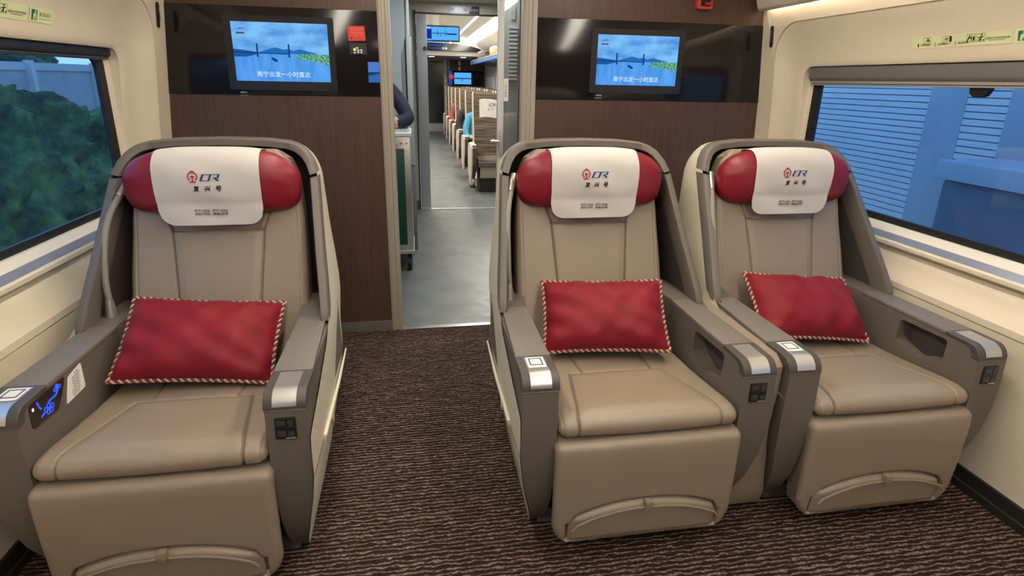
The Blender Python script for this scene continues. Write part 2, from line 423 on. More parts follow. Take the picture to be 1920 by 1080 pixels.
# ================================================================== RECLINING SEAT
def puff(profile, hw, r, disp, nx, ns):
    """profile (y,z) open polyline, front/top side to the LEFT normal; swept over x with rounded ends"""
    pr = resample([(p[0], p[1], 0) for p in profile], ns)
    nrm = []
    for i in range(ns):
        d = pr[min(i+1, ns-1)]-pr[max(i-1, 0)]; nrm.append(Vector((d.y, -d.x, 0)).normalized())
    rows = []
    us = [math.sin(math.pi/2*t) if False else t for t in [(-1+2*i/(nx-1)) for i in range(nx)]]
    us = [u*(1-.0)*(1.0) for u in us]
    ext_u = [-1, -.997, -.99, -.98]+[u for u in us if abs(u) < .975]+[.98, .99, .997, 1]
    for u in ext_u:
        row = []
        for i in range(ns):
            y, z = pr[i].x, pr[i].y; h = hw(z); x = h*u
            e = max(0, (abs(x)-(h-r))/r); sh = r*(1-math.sqrt(max(0, 1-e*e)))
            d = disp(x, y, z, i/(ns-1))-sh
            row.append((x, y+nrm[i].x*d, z+nrm[i].y*d))
        rows.append(row)
    mb = MB(); V = mb.grid(rows); mb.face(V[0]); mb.face(V[-1][::-1]); return mb
def segd(px, py, a, b):
    ax, ay = a; bx, by = b; dx, dy = bx-ax, by-ay
    t = max(0, min(1, ((px-ax)*dx+(py-ay)*dy)/(dx*dx+dy*dy))); return math.hypot(px-ax-t*dx, py-ay-t*dy)
def gro(d, dep=.010, sg=.0032): return -dep*math.exp(-(d/sg)**2)
OFF = Vector((0, Y0, 0))
def head_top(x): return 1.075+.116*math.sqrt(max(0, 1-min(1, abs(x/.292))**3.5))
def head_bot(x): return 1.075-.112*max(0, 1-min(1, abs(x/.292))**8)**.3
def head_ry(x): return .078*max(0, 1-min(1, abs(x/.2925))**4)**.4
def head_front(x, z):
    zt, zb = head_top(x), head_bot(x)
    q = (z-1.075)/((zt-1.075) if z > 1.075 else (1.075-zb)); q = min(1, abs(q))
    return 2.162-head_ry(x)*max(0, 1-q**2.4)**(1/2.4)
def cloth_y(x, z):
    if z > 1.01: return head_front(x, z)-.005
    a = head_front(x, 1.01)-.005
    return a+(1.01-z)*.02
# shell outline seen from the front: x, z, y of its front edge
OUTL = [(.335, .02, 1.535), (.350, .1, 1.475), (.372, .2, 1.425), (.392, .3, 1.398), (.402, .38, 1.390), (.402, .45, 1.390), (.402, .505, 1.398), (.400, .55, 1.60), (.398, .60, 1.79), (.394, .65, 1.895),
        (.384, .75, 1.962), (.372, .85, 2.03), (.360, .97, 2.112), (.347, 1.092, 2.194), (.330, 1.135, 2.222), (.306, 1.168, 2.245), (.275, 1.190, 2.262), (.24, 1.201, 2.273), (.15, 1.210, 2.284), (0, 1.213, 2.288)]
def w_at(z): return interp([(b, a) for a, b, c in OUTL[:14]], z)
def outline(start, n, inset=0):
    h = [Vector((a, b, c)) for a, b, c in OUTL if b >= start-1e-6]
    full = [Vector((-p.x, p.y, p.z)) for p in h]+[p for p in reversed(h)][1:]
    q = resample(full, n)
    if inset:
        o = []
        for i, p in enumerate(q):
            d = q[min(i+1, n-1)]-q[max(i-1, 0)]; nn = Vector((d.y, -d.x, 0)).normalized()
            o.append(p+nn*inset)
        q = o
    return q      # Vector(x, z, y)
SQ = [(0, 0), (.15, .0), (.35, .004), (.6, .018), (.78, .05), (.89, .11), (.955, .2), (.99, .34), (1, .5), (1, .75), (1, .97)]
def shell_surf(mb, out, yb, fwd=0):
    rows = []
    for p in out:
        row = []
        for a, q in SQ:
            x = p.x*(1-q); z = p.y-q*max(0, p.y-.75)*.9
            yfr = p.z+fwd; row.append((x, lerp(yfr, yb-.06*max(0, p.y-.6), a), z))
        rows.append(row)
    mb.grid(rows)

def build_chair(root):
    P = root
    # --- leg rest with arched foot flap
    def arch(x):
        u = min(1, abs(x)/.246); return .152+.056*(1-u**2.3)-.022*max(0, u-.93)/.07
    def lfront(z): return interp([(.05, 1.384), (.2, 1.370), (.38, 1.366)], z)
    def legd(x, y, z, s):
        if y > 1.40 or z < .06: return 0
        d = min(.250-abs(x), arch(x)-z)
        return gro(d-.002, .020, .006)+(-.004 if d > 0 else 0)+.003*math.cos(x*5)
    lp = smooth([(1.50, .421), (1.40, .421), (1.372, .412), (1.366, .385), (1.367, .3), (1.370, .2), (1.378, .08), (1.384, .055), (1.40, .046), (1.48, .05)], 2)
    puff(lp[::-1] if False else lp, lambda z: interp([(.045, .258), (.08, .283), (.12, .296), (.42, .297)], z), .022, lambda *a: -legd(*a) if False else legd(*a), 200, 170).build('leg_rest', LEATHER, P, off=OFF)
    mb = MB(); rows = []
    for i in range(61):
        u = -1+i/30; row = []
        for j in range(25):
            v = j/24; x = .2445*u; zt = arch(x)-.006
            z = .064+(zt-.064)*v
            e = (1-abs(u)**10)*(1-abs(2*v-1)**9)
            row.append((x, lfront(z)+.006-.017*e-.004*(v > .86)*e*0, z))
        rows.append(row)
    mb.grid(rows); flap = mb.build('foot_flap', LEATHER, P, off=OFF)
    mb = MB(); mb.tube([(-.238+.476*i/40, 1.3565, arch(-.238+.476*i/40)-.022) for i in range(41)], .0035, 6); mb.build('piping', LEATHER, flap, off=OFF)
    mb = MB(); mb.box(-.012, .012, 1.343, 1.366, .182, .214, .004); mb.build('pull_tab', pmat('tan_leather_tab', (.25, .19, .13), .4), flap, off=OFF)
    # --- seat cushion
    def seatd(x, y, z, s):
        d = 0
        if y > 1.415 and z > .452:
            hx = lerp(.225, .172, min(1, max(0, (y-1.41)/.30)))
            if y < 1.712:
                d += gro(abs(abs(x)-hx))
                if abs(x) < hx: d += .006*min(1, (hx-abs(x))/.03)*min(1, (1.71-y)/.03)*min(1, max(0, (y-1.40)/.04))
            if abs(x) < .174: d += gro(abs(y-1.71))
            if y > 1.71: d += gro(segd(abs(x), y, (.125, 1.71), (.14, 1.95)))
        elif z > .428 and y < 1.44: 
            d += gro(abs(abs(x)-.2255))
        if y < 1.6 and z > .43: d += gro(abs(abs(x)-.272), .002, .0025)
        d += .003*math.cos(x*9)
        return d
    sp = smooth([(1.97, .452), (1.85, .458), (1.70, .466), (1.55, .482), (1.45, .494), (1.405, .490), (1.384, .468), (1.386, .440), (1.402, .428), (1.46, .426), (1.9, .40)], 2)
    puff(sp, lambda z: .287, .030, seatd, 250, 250).build('seat_cushion', LEATHER, P, off=OFF)
    # --- backrest
    def backd(x, y, z, s):
        if s > .62: return 0
        d = 0; hx = lerp(.133, .155, min(1, max(0, (z-.6)/.31)))
        if z < .912:
            d += gro(abs(abs(x)-hx))
            if abs(x) < hx: d += .006*min(1, (hx-abs(x))/.03)*min(1, max(0, (.91-z)/.03))
        else: d += gro(segd(abs(x), z, (.155, .91), (.185, .99)))
        if abs(x) < .157: d += gro(abs(z-.906+.004*(x/.15)**2), .008)
        d += gro(abs(abs(x)-.272), .0025, .003)
        return d
    bp = smooth([(1.955, .44), (1.99, .50), (2.05, .66), (2.10, .80), (2.140, .91), (2.175, 1.05), (2.195, 1.13), (2.215, 1.172), (2.25, 1.182), (2.285, 1.165), (2.29, 1.1), (2.22, .8), (2.10, .45)], 2)
    puff(bp[::-1], lambda z: interp([(.44, .292), (.6, .300), (.75, .300), (.95, .292), (1.08, .277), (1.15, .252), (1.185, .215)], z), .03, lambda x, y, z, s: backd(x, y, z, 1-s), 230, 260).build('backrest', LEATHER, P, off=OFF)
    # --- red headrest cushion
    mb = MB(); rows = []
    for i in range(73):
        x = .2922*math.sin(math.pi/2*(-1+i/36)); zt, zb, ry = head_top(x), head_bot(x), head_ry(x); row = []
        for k in range(36):
            t = 2*math.pi*k/36; c, s_ = math.cos(t), math.sin(t); e = 2/2.4
            cy = math.copysign(abs(c)**e, c); sz = math.copysign(abs(s_)**e, s_)
            wr = 1+.05*math.sin(k*2.1+x*30)*max(0, (abs(x)-.2)/.09)
            row.append((x, 2.162-ry*cy*wr, 1.075+sz*((zt-1.075) if sz > 0 else (1.075-zb))))
        rows.append(row)
    V = mb.grid(rows, cv=True); mb.face(V[0]); mb.face(V[-1][::-1]); mb.build('headrest', RED, P, off=OFF)
    # --- shell, liner, three-piece rim
    mb = MB(); shell_surf(mb, outline(.505, 120), 2.48); mb.build('shell', CREAM, P, off=OFF)
    mb = MB(); shell_surf(mb, outline(.60, 90, .024), 2.42, .004); mb.build('shell_liner', LINER, P, off=OFF)
    o1 = outline(.65, 121); o2 = outline(.65, 121, .028)
    # split where z crosses 1.092
    cut = [i for i, p in enumerate(o1) if p.y > 1.092]; i0, i1 = cut[0], cut[-1]
    for a, b in ((0, i0-1), (i0, i1), (i1+1, 120)):
        mb = MB(); rows = []
        for i in range(a, b+1):
            p, q = o1[i], o2[i]
            rows.append([(p.x, p.z+.06, p.y+.001), (p.x*1.004, p.z-.001, p.y+.003), (lerp(p.x, q.x, .12), p.z-.009, lerp(p.y, q.y, .12)), (lerp(p.x, q.x, .88), p.z-.009, lerp(p.y, q.y, .88)), (q.x, p.z-.002, q.y), (q.x, p.z+.09, q.y)])
        if a == 0: rows[0] = [(x, y, max(z, .636)-.014) for x, y, z in rows[0]]
        if b == 120: rows[-1] = [(x, y, max(z, .636)-.014) for x, y, z in rows[-1]]
        if a and b < 120: 
            pass
        V = mb.grid(rows); mb.face(V[0]); mb.face(V[-1][::-1]); mb.build('shell_rim', GREY, P, sharp=50, off=OFF)
    # --- armrests
    prof = [(2.12, .622), (1.455, .622), (1.441, .612), (1.434, .600), (1.432, .588), (1.402, .588), (1.400, .50), (1.403, .40), (1.413, .30), (1.435, .20), (1.475, .11), (1.535, .03), (1.56, 0), (1.64, 0), (1.62, .10), (1.60, .22), (1.62, .34), (1.70, .41), (2.12, .41)]
    for s in (-1, 1):
        arm = MB()
        holes = [] if s < 0 else [roundpoly([(1.728, .600), (1.730, .515), (1.690, .502), (1.650, .486), (1.622, .488), (1.600, .508), (1.527, .522), (1.524, .606)], .018)]
        def cl(co): 
            return Vector((math.copysign(min(abs(co.x), w_at(co.z)-.003), co.x), co.y, co.z))
        def bandp(x0, x1, hl):
            q = []
            for i in range(len(prof)):
                a, b = Vector(prof[i]), Vector(prof[(i+1) % len(prof)]); q.append(tuple(a))
            arm.plate(q, hl, 'x', s*x0, s*x1)
        bandp(.290, .345, holes); bandp(.345, .398, [])
        arm.xf(cl); body = arm.build('armrest', GREY, P, off=OFF, sharp=25)
        # top pad
        mb = MB(); mb.box(min(s*.288, s*.3965), max(s*.288, s*.3965), 1.5385, 1.935, .6225, .636, .004)
        mb.xf(lambda co: Vector((math.copysign(min(abs(co.x), .3985-.02*max(0, (co.y-1.8)/.135)), co.x), co.y, co.z)))
        mb.build('armrest_pad', GREYTOP, body, off=OFF)
        mb = MB(); mb.prism([(s*.2905, 1.93), (s*.392, 1.93), (s*.368, 2.17), (s*.268, 2.17), (s*.270, 2.08)], 'z', .45, .637, .006); mb.build('shoulder', GREY, body, off=OFF)
        # rounded cap with metal strip
        cp = [(1.433, .588), (1.4345, .600), (1.4415, .6125), (1.4555, .6225), (1.5365, .6225), (1.5365, .636)]+[(1.455, .635)]+[(1.445+.043*math.cos(math.radians(90+a)), .590+.045*math.sin(math.radians(90+a))) for a in range(6, 91, 12)]+[(1.400, .5885)]
        mb = MB(); mb.prism(cp, 'x', s*.2865, s*.3985, .005, 3); cap = mb.build('armrest_cap', GREYDK, body, off=OFF)
        sp_ = [(1.528, .6366), (1.455, .6358)]+[(1.445+.0448*math.cos(math.radians(90+a)), .590+.0465*math.sin(math.radians(90+a))) for a in range(6, 79, 8)]
        mb = MB(); mb.grid([[(s*(.342+k*.031), y, z) for k in (-1, -.97, .97, 1)] for y, z in sp_]); mb.build('metal_strip', ALU, cap, off=OFF)
        if s < 0:
            mb = MB(); mb.grid([[(s*(.342+k*.027), y, z+.0012) for k in (-1, 1)] for y, z in [(1.524, .6366), (1.49, .6362), (1.46, .636)]]); mb.build('sticker', WHITEP, cap, off=OFF)
            mb = MB(); mb.plate([(-.322, 1.516), (-.362, 1.516), (-.362, 1.473), (-.322, 1.473)], [[(-.326, 1.512), (-.358, 1.512), (-.358, 1.477), (-.326, 1.477)]], 'z', .6382, .6386)
            mb.build('sticker_frame', pmat('grey_ink', (.10, .10, .11), .6), cap, off=OFF)
            # control panel on the inner side, lit in blue
            mb = MB(); mb.prism(roundpoly([(1.456, .619), (1.618, .619), (1.592, .580), (1.562, .545), (1.452, .551)], .012), 'x', -.2905, -.2880, .0008)
            cpn = mb.build('control_panel', pmat('brown_gloss_panel', (.030, .018, .012), .25), body, off=OFF)
            bl = emat('blue_led', (.03, .10, 1.0), 1.6)
            def ringp(y, z, r, t=.0022): return lambda mb: mb.plate([(y+(r+t/2)*math.cos(a*math.pi/7), z+(r+t/2)*math.sin(a*math.pi/7)) for a in range(14)], [[(y+(r-t/2)*math.cos(a*math.pi/7), z+(r-t/2)*math.sin(a*math.pi/7)) for a in range(14)]], 'x', -.2876, -.2868)
            mb = MB()
            for y, z, r in ((1.526, .580, .006), (1.540, .573, .006), (1.512, .575, .006), (1.526, .571, .003), (1.533, .563, .006), (1.520, .564, .006), (1.564, .606, .005), (1.584, .606, .005), (1.574, .613, .004)): ringp(y, z, r)(mb)
            mb.tube([(-.2872, 1.526, .586), (-.2872, 1.536, .590), (-.2872, 1.562, .590), (-.2872, 1.574, .600), (-.2872, 1.574, .617)], .0022, 6)
            mb.build('lit_seat_symbol', bl, cpn, off=OFF)
            mb = MB()
            for (y, z, ty, tz) in ((1.486, .612, .003, .010), (1.489, .598, .006, .010), (1.490, .566, .014, -.004)): mb.tube([(-.2872, y, z), (-.2872, y+ty, z-tz)], .0022, 6)
            mb.build('lit_button', bl, cpn, off=OFF)
            mb = MB(); mb.box(-.2880, -.2866, 1.464, 1.470, .598, .606); mb.build('lit_button', emat('white_led', (.8, .85, 1), 1.2), cpn, off=OFF)
            mb = MB(); mb.prism(roundpoly([(1.630, .607), (1.700, .619), (1.699, .540), (1.600, .537)], .008), 'x', -.2905, -.2890); stk = mb.build('notice_sticker', WHITEP, body, off=OFF)
            mb = MB()
            for k, tx in enumerate(('注意', '请勿将手', '放入扶手', '缝隙处', 'CAUTION', 'DO NOT PUT', 'HANDS INTO', 'THE GAP')):
                text_into(mb, tx, plane_map((-.2886, 1.668-k*.0022, .605-k*.0085), (0, 1, .12), (0, 0, 1)), (.02, .042, .042, .034, .034, .044, .044, .034)[k], .0058)
            mb.build('notice_text', INK, stk, off=OFF, sharp=0, recalc=False, dbl=False)
        else:
            # recess walls behind the opening and the power socket
            mb = MB(); mb.poly([(.3447, y, z) for y, z in rrect(1.50, 1.75, .47, .62, .01)]); mb.build('recess_back', LINER, body, off=OFF)
            mb = MB(); mb.box(.313, .368, 1.3955, 1.404, .504, .568, .003); sk = mb.build('power_socket', BLACKP, body, off=OFF)
            mb = MB(); mb.box(.346, .362, 1.3940, 1.398, .512, .527, .001); mb.box(.318, .340, 1.3945, 1.398, .545, .560, .001); mb.box(.318, .340, 1.3945, 1.398, .512, .530, .001); mb.box(.348, .360, 1.3945, 1.398, .540, .560, .001)
            mb.build('socket_slot', pmat('dark_grey_slot', (.045, .045, .048), .3), sk, off=OFF)
            mb = MB(); mb.box(.340, .366, 1.3935, 1.398, .5045, .5085, .001); mb.build('socket_latch', SILVER, sk, off=OFF)
        # grey back part of the side below the shell
        mb = MB(); mb.prism([(1.66, .05), (2.42, .05), (2.42, .408), (1.72, .408)], 'x', s*.296, s*.325, .006); mb.build('side_frame', GREYDK, P, off=OFF)
def build_skirt(P, s):
    low = [q for q in OUTL if q[1] <= .506]
    if True:
        mb = MB(); rows = []
        for q in resample(low, 40):
            row = []
            for a, k in SQ[:-3]: row.append((s*q.x*(1-k), lerp(q.z, 2.48, a), q.y))
            rows.append(row)
        mb.grid(rows); skt = mb.build('side_skirt', CREAM, P, off=OFF)
        mb = MB(); mb.tube([(s*.4035, 1.575, .366), (s*.405, 1.575, .384), (s*.406, 1.9, .384), (s*.402, 2.18, .384)], [.002, .006, .006, .003], 8); mb.build('side_rail', CREAM, skt, off=OFF)
        mb = MB(); mb.box(min(s*.4015, s*.4025), max(s*.4015, s*.4025), 1.40, 1.575, .3745, .3765); mb.build('seam', GREYDK, skt, off=OFF)
        mb = MB(); mb.prism(smooth([(1.80, .30), (1.83, .335), (1.86, .30), (1.83, .262), (1.80, .30)], 2)[:-1], 'x', s*(w_at(.3)+.0005), s*(w_at(.3)-.004)); mb.build('release_cover', CREAM, skt, off=OFF)
def build_base(P):
    mb = MB(); mb.box(-.31, .31, 1.535, 2.42, 0, .06, .01); pl = mb.build('base_plinth', GREYDK, P, off=OFF)
    mb = MB(); mb.box(-.335, .335, 1.524, 1.529, 0.0, .005, .001); mb.build('plinth_edge', ALU, P, off=OFF)
    # --- reading lamp on its flexible stem
    st = smooth([(-.340, 2.012, .70), (-.343, 2.015, .75), (-.343, 2.045, .86), (-.338, 2.09, .95), (-.322, 2.14, 1.01), (-.302, 2.20, 1.055)], 3)
    mb = MB(); mb.tube([(-.340, 2.01, .637), (-.340, 2.01, .645), (-.340, 2.012, .70)], [.020, .019, .011], 16); lampb = mb.build('reading_lamp', SILVER, P, off=OFF)
    mb = MB(); mb.tube(st, .0105, 12); mb.build('lamp_stem', STEM, lampb, off=OFF)
    mb = MB(); mb.tube([(-.317, 2.155, 1.025), (-.306, 2.19, 1.05), (-.296, 2.22, 1.08)], [.011, .016, .015], 14); mb.build('lamp_head', SILVER, lampb, off=OFF)
def copy_tree(o, parent=None):
    c = o.copy(); C.objects.link(c)
    if parent: c.parent = parent
    for ch in list(o.children): copy_tree(ch, c)
    return c
CH = [(-1.0941, 'single beige leather recliner beside the left window, across the aisle from the pair'),
      (.2891, 'beige leather recliner on the aisle side of the right-hand pair'),
      (1.1272, 'beige leather recliner of the pair standing beside the right window')]
proto = thing('reclining_seat', (CH[0][0], Y0, 0), CH[0][1], 'seat', 'business class recliners')
build_chair(proto); build_base(proto)
for x, lb in CH[1:]:
    c = copy_tree(proto); c.location = (x, Y0, 0); c['label'] = lb
    if x == CH[1][0]: build_skirt(c, -1)
build_skirt(proto, 1)

# beige filler panel between the paired seats
dv = MB(); rows = []
for z in [.02+.605*k/24 for k in range(25)]:
    yf = interp([(0, 1.515), (.075, 1.485), (.25, 1.452), (.38, 1.440), (.505, 1.428), (.60, 1.430), (.61, 1.437), (.625, 1.47)], z)
    xa, xb = CH[1][0]+w_at(z)-.001, CH[2][0]-w_at(z)+.001
    xa -= .012*max(0, 1-z/.3)
    r_ = .012
    rows.append([(xa, 1.99, z), (xa, yf+r_, z), (xa+r_*.3, yf+r_*.3, z), (xa+r_, yf, z), (xb-r_, yf, z), (xb-r_*.3, yf+r_*.3, z), (xb, yf+r_, z), (xb, 1.99, z)])
V = dv.grid(rows); dv.face(V[-1]); dv.face(V[0][::-1])
tag(dv.build('divider_panel', LEATHER), 'narrow beige leather panel filling the gap between the two right-hand seats', 'panel')

# ---- white headrest covers with the railway logo
def build_cover(root):
    mb = MB(); rows = []; hw = .1715; r = .055
    for i in range(49):
        x = -hw+2*hw*i/48
        e = max(0, abs(x)-(hw-r)); zb = .932+(r-math.sqrt(max(0, r*r-e*e)))
        row = []; zt = head_top(x)+.0045
        pts = [(2.235, 1.165), (2.215, 1.180), (2.19, zt-.002), (2.162, zt)]
        for k in range(1, 15):
            t = math.pi/2*k/14; e2 = 2/2.4
            q = math.cos(t)**e2; pts.append((2.162-(head_ry(x)+.005)*math.sin(t)**e2, 1.075+(zt-1.075)*q))
        zs = [lerp(1.075, zb, k/16) for k in range(1, 17)]
        pts += [(cloth_y(x, z), z) for z in zs]
        for k, (y, z) in enumerate(pts):
            y += .0018*math.sin(x*23+z*40)*(1 if z < 1.15 else .3)
            row.append((x*(1+.006*math.sin(z*30)), y-2.16, z-1.0))
        rows.append(row)
    mb.grid(rows)
    # hem thickness
    mb.build('cover_cloth', CLOTH, root)
    o = Vector((0, 2.16, 1.0))
    def mp(cx, cz): return lambda a, b: Vector((cx+a, cloth_y(cx+a, cz+b)-.0045, cz+b))-o
    lx = .0
    # red emblem: ring broken at the foot, peak on top, rail section inside
    mb = MB(); f = mp(-.041, 1.103); R_ = .0165; n = 40; P_ = []
    for k in range(n+1):
        t = math.radians(-58+(296)*k/n); ro = R_*(1.30 if 60 < math.degrees(t) < 120 else 1.0)
        pk = max(0, 1-abs(math.degrees(t)-90)/32)
        ro = R_+.004*pk; ri = R_-.0042+.001*pk
        P_.append([f(ro*math.cos(t), ro*math.sin(t)+.002), f(ri*math.cos(t), ri*math.sin(t)+.002)])
    mb.grid(P_)
    mb.poly([f(*p) for p in [(-.0062, .0045), (.0062, .0045), (.0056, -.001), (.0022, -.0028), (.0016, -.0085), (.0024, -.0135), (.011, -.0155), (.011, -.0185), (-.011, -.0185), (-.011, -.0155), (-.0024, -.0135), (-.0016, -.0085), (-.0022, -.0028), (-.0056, -.001)]])
    mb.build('railway_emblem', INKR, root, sharp=0, recalc=False)
    # blue slanted C R monogram
    mb = MB(); f = mp(.0155, 1.1015)
    def sk(p): return f(p[0]+.42*p[1], p[1])
    for pl_ in ([(-.031, -.0115), (-.031, .0115), (-.0215, .0115), (-.0235, .0092), (-.0235, -.0095), (-.031, -.0115)][:5],
                [(-.0235, .0092), (-.0215, .0115), (-.006, .0115), (-.006, .0092)], [(-.031, -.0115), (-.0235, -.0095), (-.006, -.0095), (-.004, -.0115)],
                [(-.006, -.0115), (-.006, .0115), (.001, .0115), (.001, -.0115)],
                [(.001, .0092), (.001, .0115), (.029, .0115), (.0265, .0092)], [(.0205, .0092), (.0265, .0092), (.0275, .001), (.020, .001)],
                [(.0075, .001), (.0275, .001), (.0250, -.0015), (.0110, -.0015)], [(.0110, -.0015), (.0190, -.0015), (.033, -.0115), (.0245, -.0115)]):
        mb.poly([sk(p) for p in pl_])
    mb.build('railway_monogram', INKB, root, sharp=0, recalc=False)
    mb = MB()
    for k, ch in enumerate('复兴号'): text_into(mb, ch, mp(-.033+k*.0355, 1.064), .019, .020, .15, .03)
    mb.build('script_text', INK, root, sharp=0, recalc=False, dbl=False)
    mb = MB()
    for k, (a, b) in enumerate((('铁路12306', '手机客户端'), ('铁路12306', '微信公众号'))):
        text_into(mb, a, mp(-.028+k*.058, .985), .049, .0095, 0, .03); text_into(mb, b, mp(-.028+k*.058, .9735), .049, .0095, 0, .03)
    mb.build('caption_text', INK, root, sharp=0, recalc=False, dbl=False)
cv = thing('headrest_cover', (CH[0][0], 2.16, 1.0), 'white cloth headrest cover on the single seat by the left window', 'headrest cover', 'printed white headrest covers')
build_cover(cv)
for x, lb, rz in ((CH[1][0], 'white cloth headrest cover on the middle seat beside the aisle', 0), (CH[2][0], 'white cloth headrest cover on the seat by the right window', 0)):
    c = copy_tree(cv); c.location = (x, 2.16, 1.0); c['label'] = lb

# ---- red cushions with twisted piping
def build_pillow(root, seed, hw=.238, hh=.148):
    rnd = random.Random(seed); ph = [rnd.uniform(0, 6) for _ in range(8)]
    def edge(u, v):      # outline slightly concave between pointed corners
        ex = 1-.035*(1-v*v); ez = 1-.06*(1-u*u)
        return hw*u*ex, hh*v*ez
    mb = MB(); n, k = 46, 34
    for side in (-1, 1):
        rows = []
        for i in range(n+1):
            u = -1+2*i/n; row = []
            for j in range(k+1):
                v = -1+2*j/k; x, z = edge(u, v)
                th = .080*((1-abs(u)**3)*(1-abs(v)**3))**.55
                cr = .006*math.sin(u*9+ph[0]+v*3)*math.sin(v*5+ph[1])+.004*math.sin(14*u-6*v+ph[2])*abs(v)+.004*math.sin(11*v+5*u+ph[3])*abs(u)
                th = max(0, th+cr*min(1, th/.03)); row.append((x, side*th-(0.0), z))
            rows.append(row)
        mb.grid(rows)
    mb.build('cushion_cover', REDV, root)
    per = [edge(-1+2*i/40, 1) for i in range(41)]+[edge(1, 1-2*i/26) for i in range(1, 27)]+[edge(1-2*i/40, -1) for i in range(1, 41)]+[edge(-1, -1+2*i/26) for i in range(1, 26)]
    per = resample([(p[0]*1.012, 0, p[1]*1.02) for p in per], 720, True)
    mb = MB()
    for st in (0, 1):
        mb.mi = st; pts = []
        for i, p in enumerate(per):
            d = (per[(i+1) % 720]-per[i-1]).normalized(); a = Vector((0, 1, 0)); b = d.cross(a)
            t = 2*math.pi*i/10+math.pi*st; pts.append(p+(a*math.cos(t)+b*math.sin(t))*.0034)
        pts.append(pts[0]); mb.tube(pts, .0038, 5, caps=False)
    mb.build('rope_piping', [pmat('gold_thread', (.50, .40, .27), .6), pmat('maroon_thread', (.20, .02, .03), .6)], root, recalc=False)
for x, lb, dx, rx, ry, rz, yy, zz, sd in (
        (CH[0][0], 'red velvet cushion with rope piping, tilted on the left window seat', -.016, -50, 5, 1, 1.878, .592, 1),
        (CH[1][0], 'plump red velvet cushion standing on the middle seat beside the aisle', .002, -46, -2, -10, 1.888, .604, 2),
        (CH[2][0], 'red velvet cushion leaning askew on the seat by the right window', .004, -50, 5, -1, 1.892, .597, 3)):
    t = thing('red_cushion', (x+dx, yy, zz), lb, 'cushion', 'red cushions on the recliners')
    t.rotation_euler = (math.radians(rx), math.radians(ry), math.radians(rz)); build_pillow(t, sd, *((.238, .148) if sd == 1 else (.226, .142)))

# ================================================================== BULKHEAD FITTINGS
def screen_mat(name, kind):
    def fn():
        M = bpy.data.materials.new(name); M.use_nodes = True; t = M.node_tree; t.nodes.clear()
        e = t.nodes.new('ShaderNodeEmission'); o = t.nodes.new('ShaderNodeOutputMaterial'); tc = t.nodes.new('ShaderNodeTexCoord')
        mp = t.nodes.new('ShaderNodeMapping'); n = t.nodes.new('ShaderNodeTexNoise'); r = t.nodes.new('ShaderNodeValToRGB')
        if kind == 'sky':
            mp.inputs['Scale'].default_value = (7, 1, 16); n.inputs['Detail'].default_value = 5; n.inputs['Scale'].default_value = 1
            r.color_ramp.elements[0].position = .34; r.color_ramp.elements[0].color = (.085, .29, .72, 1); r.color_ramp.elements[1].position = .60; r.color_ramp.elements[1].color = (.22, .55, .96, 1)
        elif kind == 'water':
            mp.inputs['Scale'].default_value = (30, 1, 6); n.inputs['Scale'].default_value = 1
            r.color_ramp.elements[0].position = .3; r.color_ramp.elements[0].color = (.055, .27, .74, 1); r.color_ramp.elements[1].position = .75; r.color_ramp.elements[1].color = (.12, .40, .92, 1)
        else:
            mp.inputs['Scale'].default_value = (120, 1, 160); n.inputs['Scale'].default_value = 1
            r.color_ramp.elements[0].position = .4; r.color_ramp.elements[0].color = (.02, .16, .10, 1); r.color_ramp.elements[1].position = .65; r.color_ramp.elements[1].color = (.28, .68, .42, 1)
        L = t.links; L.new(tc.outputs['Object'], mp.inputs[0]); L.new(mp.outputs[0], n.inputs['Vector']); L.new(n.outputs['Fac'], r.inputs[0]); L.new(r.outputs[0], e.inputs[0]); L.new(e.outputs[0], o.inputs[0])
        return M
    if name not in MATS: MATS[name] = fn()
    return MATS[name]
E1 = emat('screen_dark_blue', (.008, .055, .20)); E2 = emat('screen_mountain', (.02, .15, .50)); E3 = emat('screen_white', (.85, .95, 1.0)); E4 = emat('screen_brown', (.10, .05, .10))
E5 = emat('screen_shore', (.015, .10, .33))
